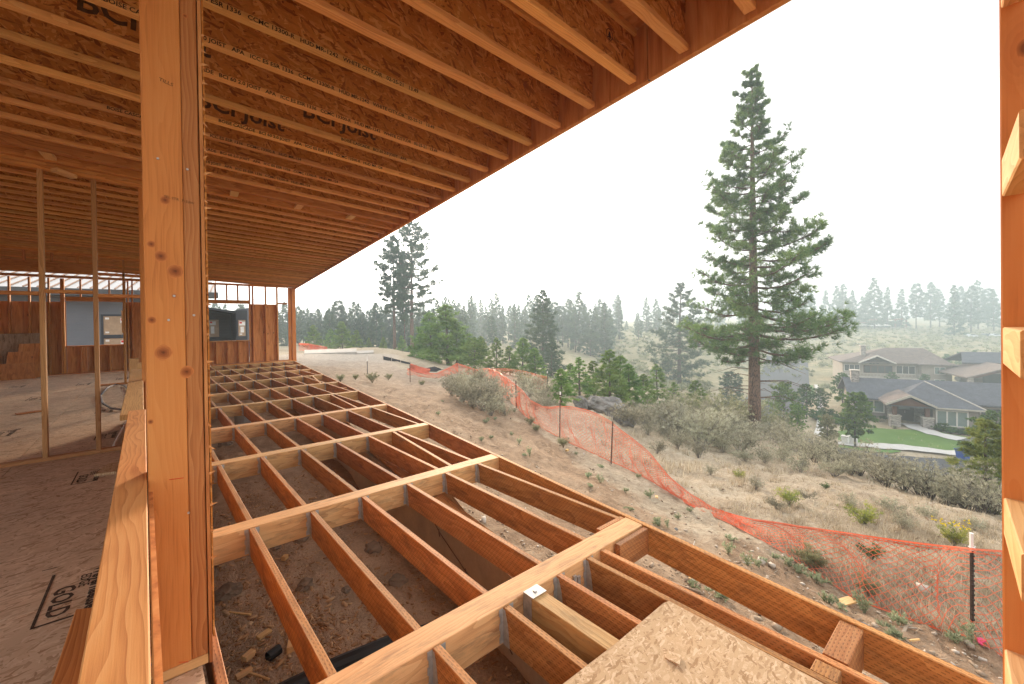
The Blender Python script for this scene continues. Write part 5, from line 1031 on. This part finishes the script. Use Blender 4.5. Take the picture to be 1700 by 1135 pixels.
def hl(x, y): q = MH @ Vector((x, y, 0)); return base_xy(q[0], q[1])
def base_xy(x, y): return np.array([x, y, gz1(x, y)])
drape('path', ([hl(-1.0, -1.2), hl(-.6, -3.4), hl(.6, -5.2), hl(2.6, -6.6)], [hl(.9, -1.2), hl(1.3, -3.2), hl(2.4, -4.4), hl(4.2, -5.2)]), 'walk', .17, 'curved concrete path from the porch')
drape('driveway', ([hl(2.8, -6.4), hl(5, -7), hl(9, -8)], [hl(4.2, -4.9), hl(7, -4.), hl(12, -3)]), 'driveway_mat', .19, 'dark driveway right of the path')
# upper house
H2 = house('tan_house', frame_M(1457, 640, 100, -28), 'large two-storey tan house with brown hip roof and long balcony')
pbox(H2, 'wall', -6.6, 0, -2, 11.4, 12, 5.6, 'tan_siding'); pbox(H2, 'wall', 7.2, -2.0, -2, 12.2, .2, 5.5, 'tan_siding')
slab_roof(H2, 'roof', [[(-7.5, -1.4, 5.65), (12.6, -1.4, 5.65), (9.8, 6, 8.7), (2.9, 6, 8.7)], [(12.6, -1.4, 5.65), (12.6, 13.4, 5.65), (9.8, 6, 8.7)], [(12.6, 13.4, 5.65), (-7.5, 13.4, 5.65), (2.9, 6, 8.7), (9.8, 6, 8.7)], [(-7.5, 13.4, 5.65), (-7.5, -1.4, 5.65), (2.9, 6, 8.7)]], 'roof_brown', .2)
slab_roof(H2, 'gable_roof', [[(-3.9, -2.6, 5.65), (-.6, -2.6, 7.35), (-.6, 4, 7.35), (-3.9, 4, 5.65)], [(-.6, -2.6, 7.35), (2.7, -2.6, 5.65), (2.7, 4, 5.65), (-.6, 4, 7.35)]], 'roof_brown', .22)
slab_roof(H2, 'wing_roof', [[(6.6, -2.8, 5.6), (12.9, -2.8, 5.6), (9.8, 2.5, 7.2)], [(12.9, -2.8, 5.6), (12.9, 2.5, 5.6), (9.8, 2.5, 7.2)], [(6.6, 2.5, 5.6), (6.6, -2.8, 5.6), (9.8, 2.5, 7.2)]], 'roof_brown', .2)
MB().prism([(-4.0, -2.64, 5.4), (-.6, -2.64, 7.1), (2.8, -2.64, 5.4), (2.8, -2.64, 5.7), (-.6, -2.64, 7.45), (-4.0, -2.64, 5.7)], (0, .1, 0)).build('fascia', MAT['trim_white'], H2, WM[H2.name])
g1 = MB().prism([(-3.3, -.3, 5.2), (2.1, -.3, 5.2), (-.6, -.3, 6.8)], (0, .28, 0)).build('gable_wall', MAT['taupe_siding'], H2, WM[H2.name])
for x in (-1.6, -.95, -.3): pbox(H2, 'gable_window', x, -.34, 5.2, x+.5, -.30, 5.9, 'glass_dark', g1)
window(H2, -2.5, 2.6, 3.1, 4.7, -.02, 'glass_dark', 4, 'timber_dark'); window(H2, -6.2, -3.4, 3.4, 4.8, -.02, 'glass_dark', 3, 'trim_white'); window(H2, 3.4, 6.6, 3.1, 4.8, -.02, 'glass_dark', 3, 'trim_white'); window(H2, 9.4, 11.0, 3.5, 4.9, -2.02, 'glass_blind', 2, 'trim_white'); window(H2, 9.4, 11.0, .6, 2.2, -2.02, 'glass_blind', 2, 'trim_white'); window(H2, -5, 2, 0, 1.9, -.02, 'glass_dark', 4, 'timber_dark')
dk = pbox(H2, 'balcony', -8.0, -3.4, 2.0, 6.6, 0, 2.25, 'trim'); pbox(H2, 'rail', -8, -3.4, 3.2, 6.6, -3.3, 3.3, 'trim', dk)
for x in np.arange(-8, 6.7, .6): pbox(H2, 'baluster', x-.04, -3.39, 2.25, x+.04, -3.31, 3.2, 'trim', dk)
for x in (-7.6, -4.2, -.4, 3.2, 6.3): pbox(H2, 'balcony_post', x-.15, -3.2, -2, x+.15, -2.9, 2.0, 'trim', dk)
MB().prism([(6.6, -3.4, 2.25), (6.6, -3.4, 1.95), (10.2, -3.4, -.6), (10.2, -3.4, -.3)], (0, 1.1, 0)).build('outside_stair', MAT['trim'], H2, WM[H2.name])
c2 = pbox(H2, 'chimney', -2.7, 1.6, 4, -1.75, 2.8, 9.3, 'stone_veneer'); pbox(H2, 'cap', -2.9, 1.4, 9.3, -1.55, 3.0, 9.5, 'trim', c2)
tag(MB().tube([(0, 0, 0), (0, 0, 1.6), (0, -.25, 1.9)], [.05, .05, .05], 6).tube([(0, -.2, 1.9), (0, -.35, 1.95)], [.45, .5], 14).build('satellite_dish', MAT['trim_white'], None, WM[H2.name] @ Matrix.Translation((12.7, -2.6, .8))), 'small round satellite dish at the corner of the tan house', 'satellite dish')
H3 = house('dark_house', frame_M(1648, 636, 84, -25), 'third house with a covered terrace, partly cut by the jamb')
pbox(H3, 'wall', -1, 2.5, -2, 12, 10, 4.2, 'taupe_siding'); pbox(H3, 'terrace', -4.4, -3, -2, 8, 2.5, .25, 'taupe_siding'); pbox(H3, 'opening', -.4, 2.4, .3, 7.5, 2.49, 3.4, 'glass_dark')
slab_roof(H3, 'roof', [[(-5.2, -3.6, 3.2), (1.4, -3.6, 5.6), (1.4, 9, 5.6), (-5.2, 9, 3.2)], [(1.4, -3.6, 5.6), (8.6, -3.6, 3.2), (8.6, 9, 3.2), (1.4, 9, 5.6)]], 'roof_brown', .25)
slab_roof(H3, 'upper_roof', [[(-2.5, 5, 5.4), (14, 5, 5.4), (14, 9, 7.4), (-1, 9, 7.4)], [(14, 13, 5.4), (-2.5, 13, 5.4), (-1, 9, 7.4), (14, 9, 7.4)]], 'roof_grey', .25)
for x in (-4.3, 7.8): pbox(H3, 'terrace_post', x-.35, -3, -2, x+.35, -2.3, 3.3, 'stone_veneer')
MB().prism([(-4.6, -3.2, 3.2), (1.4, -3.2, 5.35), (8.0, -3.2, 3.2), (6.6, -3.2, 3.1), (1.4, -3.2, 4.9), (-3.6, -3.2, 3.1)], (0, .2, 0)).build('gable_truss', MAT['timber_dark'], H3, WM[H3.name])
r3 = pbox(H3, 'terrace_rail', -4.2, -2.95, 1.2, 7.8, -2.9, 1.28, 'timber_dark')
for x in np.arange(-4, 7.8, .5): pbox(H3, 'baluster', x-.03, -2.94, .25, x+.03, -2.91, 1.2, 'timber_dark', r3)
um = WM[H3.name] @ Matrix.Translation((2.3, -1.5, .26)); e = bpy.data.objects.new('patio_umbrella', None); COL.objects.link(e); place(e, um); tag(e, 'closed pale patio umbrella on the terrace of the third house', 'umbrella')
MB().tube([(0, 0, 0), (0, 0, 2.6)], [.05, .04], 6).build('pole', MAT['trim'], e); MB().tube([(0, 0, .7), (0, 0, 1.2), (0, 0, 2.5)], [.22, .28, .06], 8).build('canopy', MAT['trim_white'], e)
# far flat-roofed building with two white canopies and parked cars
H4 = house('flat_roofed_building', frame_M(1440, 533, 268, -3), 'distant long flat-roofed building with rust-red roof edges')
pbox(H4, 'wall', -17, 0, -3, 21, 12, 3.6, 'glass_dark'); r_ = pbox(H4, 'roof', 2, -2.5, 4.4, 22.5, 14, 5.1, 'rust_steel'); pbox(H4, 'lower_roof', -24, -3, 2.6, 3, 12, 3.1, 'rust_steel'); pbox(H4, 'deck', 2, -4, -.6, 23, 0, -.1, 'trim')
for x in (-20, -10, 0, 8, 15, 21.5): pbox(H4, 'column', x-.3, -2.6, -3, x+.3, -2, 4.4 if x > 1 else 2.6, 'rust_steel')
for u, w_, lab in ((1434, 6.5, 'wider distant white canopy before the flat-roofed building'), (1468, 4.5, 'narrower distant white canopy right of the other')):
    e = house('white_canopy', frame_M(u, 536, 255, 0), lab); e['category'] = 'canopy'; MB().prism([(-w_, 0, 1.8), (w_, 0, 1.8), (w_*.5, 0, 2.5), (0, 0, 3.1), (-w_*.5, 0, 2.4)], (0, 5, 0)).build('cover', MAT['paint_white'], e)
    for x in (-w_*.9, w_*.9): MB().tube([(x, .1, -2), (x, .1, 1.85)], [.12, .12], 5).build('pole', MAT['trim'], e)
def car(u, D, mt, lab, turn=0):
    e = house('parked_car', frame_M(u, 545, D, turn), lab); e['category'] = 'car'; M = WM[e.name]
    sec = [(-2.2, .3), (2.2, .3), (2.25, .8), (1.3, .95), (.7, 1.45), (-1.2, 1.5), (-2., .95), (-2.25, .8)]; MB().prism([(x, -.85, z) for x, z in sec], (0, 1.7, 0)).build('body', MAT[mt], e, M)
    MB().prism([(x, -.87, z) for x, z in ((1.15, .97), (.62, 1.38), (-1.1, 1.42), (-1.75, .97))], (0, 1.74, 0)).build('windows', MAT['glass_dark'], e, M)
    for x in (-1.4, 1.4):
        for y in (-.8, .66): MB().tube([(x, y, .33), (x, y+.16, .33)], [.33, .33], 12).build('wheel', MAT['black_plastic'], e, M)
car(1613, 208, 'car_paint', 'silver car parked on the meadow edge, left of the row'); car(1638, 212, 'car_dark', 'dark car parked right of the silver one'); car(1652, 210, 'car_paint', 'pale car parked nearest the jamb')
# street things
e = empty('recycling_bin', base(1594, 0, 41.3)+np.array([0, 0, .15]), R(-30), label='blue wheeled recycling bin at the kerb', cat='bin')
MB().prism([(-.32, -.36, .08), (.32, -.36, .08), (.32, .36, .08), (-.32, .36, .08)], (0, 0, .01)).build('base', MAT['bin_blue'], e); b = MB(); n0 = [(-.30, -.33, .09), (.30, -.33, .09), (.30, .33, .09), (-.30, .33, .09), (-.40, -.42, 1.05), (.40, -.42, 1.05), (.40, .42, 1.05), (-.40, .42, 1.05)]; b.v = n0; b.f = [(0, 3, 2, 1), (4, 5, 6, 7), (0, 1, 5, 4), (1, 2, 6, 5), (2, 3, 7, 6), (3, 0, 4, 7)]; b.build('body', MAT['bin_blue'], e)
MB().prism([(-.45, -.48, 1.05), (-.45, .48, 1.05), (-.45, .45, 1.14), (-.45, 0, 1.2), (-.45, -.46, 1.12)], (.9, 0, 0)).build('lid', MAT['bin_blue'], e)
for x in (-.34, .34): MB().tube([(x-.05, .4, .14), (x+.05, .4, .14)], [.14, .14], 12).build('wheel', MAT['black_plastic'], e)
for u, lab in ((1397, 'pale utility box on the verge, left of the two'), (1411, 'pale utility box on the verge, right of the two')):
    e = empty('utility_box', base(u, 0, 46.8)+np.array([0, 0, .1]), label=lab, cat='utility box'); MB().box(-.33, -.3, -.3, .33, .3, .75).build('body', MAT['paint_white'], e); MB().box(-.37, -.34, .75, .37, .34, .85).build('lid', MAT['trim_white'], e)
# garden trees and shrubs
DEC = [pine_geo(110+i, H=6, cb=c, Rm=r, shape='round', nb=60, tpb=26, k=8, ln=.26, w=.15, r0=.11, droop=-.1, irr=.35) for i, (c, r) in enumerate(((.22, 1.7), (.08, 2.2), (.05, 2.0)))]
for (u, vt, D, k_, mt, sx, lab) in ((1418, 653, 45, 0, 'deciduous', .95, 'young maple with a thin trunk in front of the grey house'), (1300, 638, 50, 1, 'deciduous', .8, 'rounded garden tree at the street corner'), (1322, 674, 42, 2, 'deciduous', .8, 'bright green bushy tree below the corner garden tree'), (1338, 640, 60, 1, 'shrub_green', .8, 'darker garden tree behind the corner trees'), (1362, 645, 64, 2, 'shrub_green', .9, 'dark rounded tree beside the pavement'), (1398, 622, 68, 1, 'shrub_green', .9, 'light garden tree left of the stone chimney'), (1372, 690, 40, 2, 'sage_green', .8, 'brownish-green tree left of the utility boxes'), (1655, 690, 33, 1, 'shrub_green', .9, 'green tree beside the jamb in front of the grey house'), (1592, 585, 125, 1, 'shrub_green', .8, 'hazy round tree right of the tan house'), (1572, 588, 122, 2, 'shrub_green', .9, 'hazy dark tree behind the tan house corner'), (1618, 582, 128, 1, 'shrub_green', .7, 'hazy light tree above the third house roof'), (1235, 685, 40, 2, 'deciduous', .8, 'green bush left of the lone pine trunk'), (1215, 690, 38, 2, 'shrub_green', .8, 'low green bush beside the road corner'), (1600, 606, 95, 2, 'shrub_green', .9, 'dark tree between the tan house and the third house'), (1480, 618, 90, 2, 'shrub_green', .9, 'garden tree below the balcony of the tan house'), (1535, 622, 88, 1, 'shrub_green', .8, 'garden tree under the outside stair of the tan house')):
    b, h = standing(u, vt, D); tree('garden_tree', DEC[k_], b, max(h, 1.)/6, None, ('bark_grey', mt), lab, sxy=max(h, 1.)/6*sx)
GB = bush_geo(120, H=.8, Rm=.8, n=260, k=8, ln=.16, w=.09, stems=14)
for (x, y, s_, mt) in ((-3.4, .4, .9, 'shrub_green'), (-4.6, .6, .8, 'deciduous'), (-2.6, -.2, .6, 'straw'), (-2.2, .8, .6, 'shrub_green'), (-5.6, .2, 1., 'sage'), (-6.8, -1, 1.3, 'shrub_green'), (2.4, -2.8, 1.2, 'shrub_green'), (3.2, -3.0, .9, 'deciduous'), (4.0, -3.0, .8, 'shrub_green'), (4.8, -2.8, .8, 'deciduous'), (5.6, -2.4, 1.1, 'shrub_green'), (6.4, -1.6, 1.3, 'shrub_green'), (-1.9, -3.4, .5, 'sage'), (-5., -2.5, 1., 'sage'), (-7.5, -2.5, 1.1, 'deciduous'), (-8.8, -3.5, 1.2, 'deciduous'), (-9.5, -1.0, 1.5, 'shrub_green'), (-8, 1.5, 1.5, 'shrub_green')):
    bush('garden_shrub', GB, hl(x, y), s_, ('bark_grey', mt), 'low clipped shrub in the bed along the front of the grey house', 'shrub', 'shrubs before the grey house')
# sagebrush dotted over the far meadow: a mass
sp3 = []
while len(sp3) < 2400:
    u = g_.uniform(980, 1700); D = g_.uniform(70, 285)**1.0; q = base(u, 0, D)
    if (u > 1170 and D < 125) : 
        if g_.uniform() < .85: continue
    sp3.append((q[0], q[1], q[2], g_.uniform(.5, 1.3)))
S3 = np.array(sp3); c3 = np.repeat(S3[:, :3], 5, 0)+g_.normal(0, .35, (len(S3)*5, 3))*np.array([1, 1, .3])+np.array([0, 0, .3]); v3 = tufts(c3, np.tile([[0, 0, 1.]], (len(c3), 1)), 7, .75, .3, g_, 1.2, np.repeat(g_.uniform(0, 1, len(S3)), 5))
o = link('meadow_shrubs', np_mesh('meadow_shrubs', v3[0], v3[1], {'tint': v3[2]}), MAT['sage_green']); tag(o, 'low sagebrush dotted over the hazy meadow', 'ground cover', kind='stuff')

# ------------------------------------------------------------------ neighbouring buildings seen through the far wall
YN = 29.
N1 = empty('neighbour_house', (-6, YN, gz1(-6, YN)), label='grey lap-sided house with a standing-seam metal roof behind the far wall', cat='house'); zo = WM[N1.name][2][3]
def nb(nm, x0, y0, z0, x1, y1, z1, mt, sub=None): return MB().box(x0, y0, z0, x1, y1, z1).build(nm, MAT[mt], sub or N1, Matrix.Identity(4))
nb('wall', -16, YN, -1, 2.55, YN+10, 3.2, 'blue_siding')
rf = MB().prism([(-17, YN-.9, 3.22), (3.1, YN-.9, 3.22), (3.1, YN+6.5, 5.4), (-17, YN+6.5, 5.4)], (0, 0, .06)).build('roof', MAT['metal_roof'], N1, Matrix.Identity(4))
for x in np.arange(-16.6, 3, .42): MB().prism([(x, YN-.9, 3.285), (x+.045, YN-.9, 3.285), (x+.045+1.5, YN+6.5, 5.465), (x+1.5, YN+6.5, 5.465)], (0, 0, .045)).build('seam', MAT['seam'], rf, Matrix.Identity(4))
nb('fascia', -17, YN-.96, 2.95, 3.1, YN-.9, 3.27, 'fascia'); nb('soffit', -17, YN-.9, 2.98, 3.1, YN, 3.0, 'fascia')
def nwin(par, x0, x1, z0, z1, y, mark=True):
    f = MB()
    for a in ((x0-.09, z0-.09, x1+.09, z0), (x0-.09, z1, x1+.09, z1+.09), (x0-.09, z0, x0, z1), (x1, z0, x1+.09, z1)): f.box(a[0], y-.06, a[1], a[2], y+.01, a[3])
    w = f.build('window', MAT['dark_siding'], par, Matrix.Identity(4)); MB().box(x0, y-.03, z0, x1, y-.01, z1).build('paper', MAT['kraft'], w, Matrix.Identity(4))
    if mark:
        xm = (x0+x1)/2; b = MB().box(xm-.14, y-.034, z1-.34, xm+.18, y-.031, z1-.10); b.build('sticker', MAT['paint_white'], w, Matrix.Identity(4)); MB().box(xm-.12, y-.037, z1-.22, xm-.0, y-.035, z1-.12).build('sticker_logo', MAT['red_chalk'], w, Matrix.Identity(4)); MB().box(xm-.08, y-.034, z0+.22, xm+.1, y-.031, z1-.42).build('sticker', MAT['paint_white'], w, Matrix.Identity(4)); MB().box(x0+.06, y-.034, z1-.16, x0+.2, y-.031, z1-.06).build('sticker', MAT['paint_white'], w, Matrix.Identity(4)); MB().box(x0+.06, y-.034, z0+.08, x0+.2, y-.031, z0+.16).build('sticker', MAT['paint_white'], w, Matrix.Identity(4))
nwin(N1, -1.5, .0, 1.08, 2.0, YN); nwin(N1, -1.5, .0, .2, .90, YN); nwin(N1, -6.6, -5.2, 1.0, 2.0, YN)
Y2 = 33.
N2 = empty('neighbour_house', (5, Y2, gz1(5, Y2)), label='dark blue-grey house with papered windows beyond the second opening', cat='house')
def n2(nm, x0, y0, z0, x1, y1, z1, mt): return MB().box(x0, y0, z0, x1, y1, z1).build(nm, MAT[mt], N2, Matrix.Identity(4))
n2('wall', 2.7, Y2, -1, 5.0, Y2+6, 2.45, 'dark_siding'); n2('wall', 4.3, Y2-2., -1, 4.95, Y2, 2.4, 'dark_siding')
MB().prism([(2.0, Y2-1.6, 2.62), (4.55, Y2-1.6, 2.18), (4.55, Y2+5, 2.18), (2.0, Y2+5, 2.62)], (0, 0, .14)).build('roof', MAT['dark_siding'], N2, Matrix.Identity(4))
nwin(N2, 2.95, 3.65, .75, 1.85, Y2-.01); 
q0 = MB().box(4.9, Y2-2.02, -.5, 5.25, Y2+3, 2.55).build('wall', MAT['blue_siding'], N2, Matrix.Identity(4)); nwin(N2, 4.42, 4.8, .8, 1.8, Y2-2.01)

# ------------------------------------------------------------------ smoke haze in the air
hz = MB().box(-660, -660, -30, 660, 660, 27).build('haze', None); hz['kind'] = 'stuff'; hz['label'] = 'wildfire smoke haze filling the air'
hm = bpy.data.materials.new('haze_mat'); hm.use_nodes = True; t_ = hm.node_tree; t_.nodes.clear(); vo = t_.nodes.new('ShaderNodeOutputMaterial'); pv = t_.nodes.new('ShaderNodeVolumePrincipled')
pv.inputs['Color'].default_value = (.56, .70, .78, 1); pv.inputs['Density'].default_value = .0022; pv.inputs['Anisotropy'].default_value = .35
t_.links.new(pv.outputs[0], vo.inputs['Volume']); hz.data.materials.append(hm)
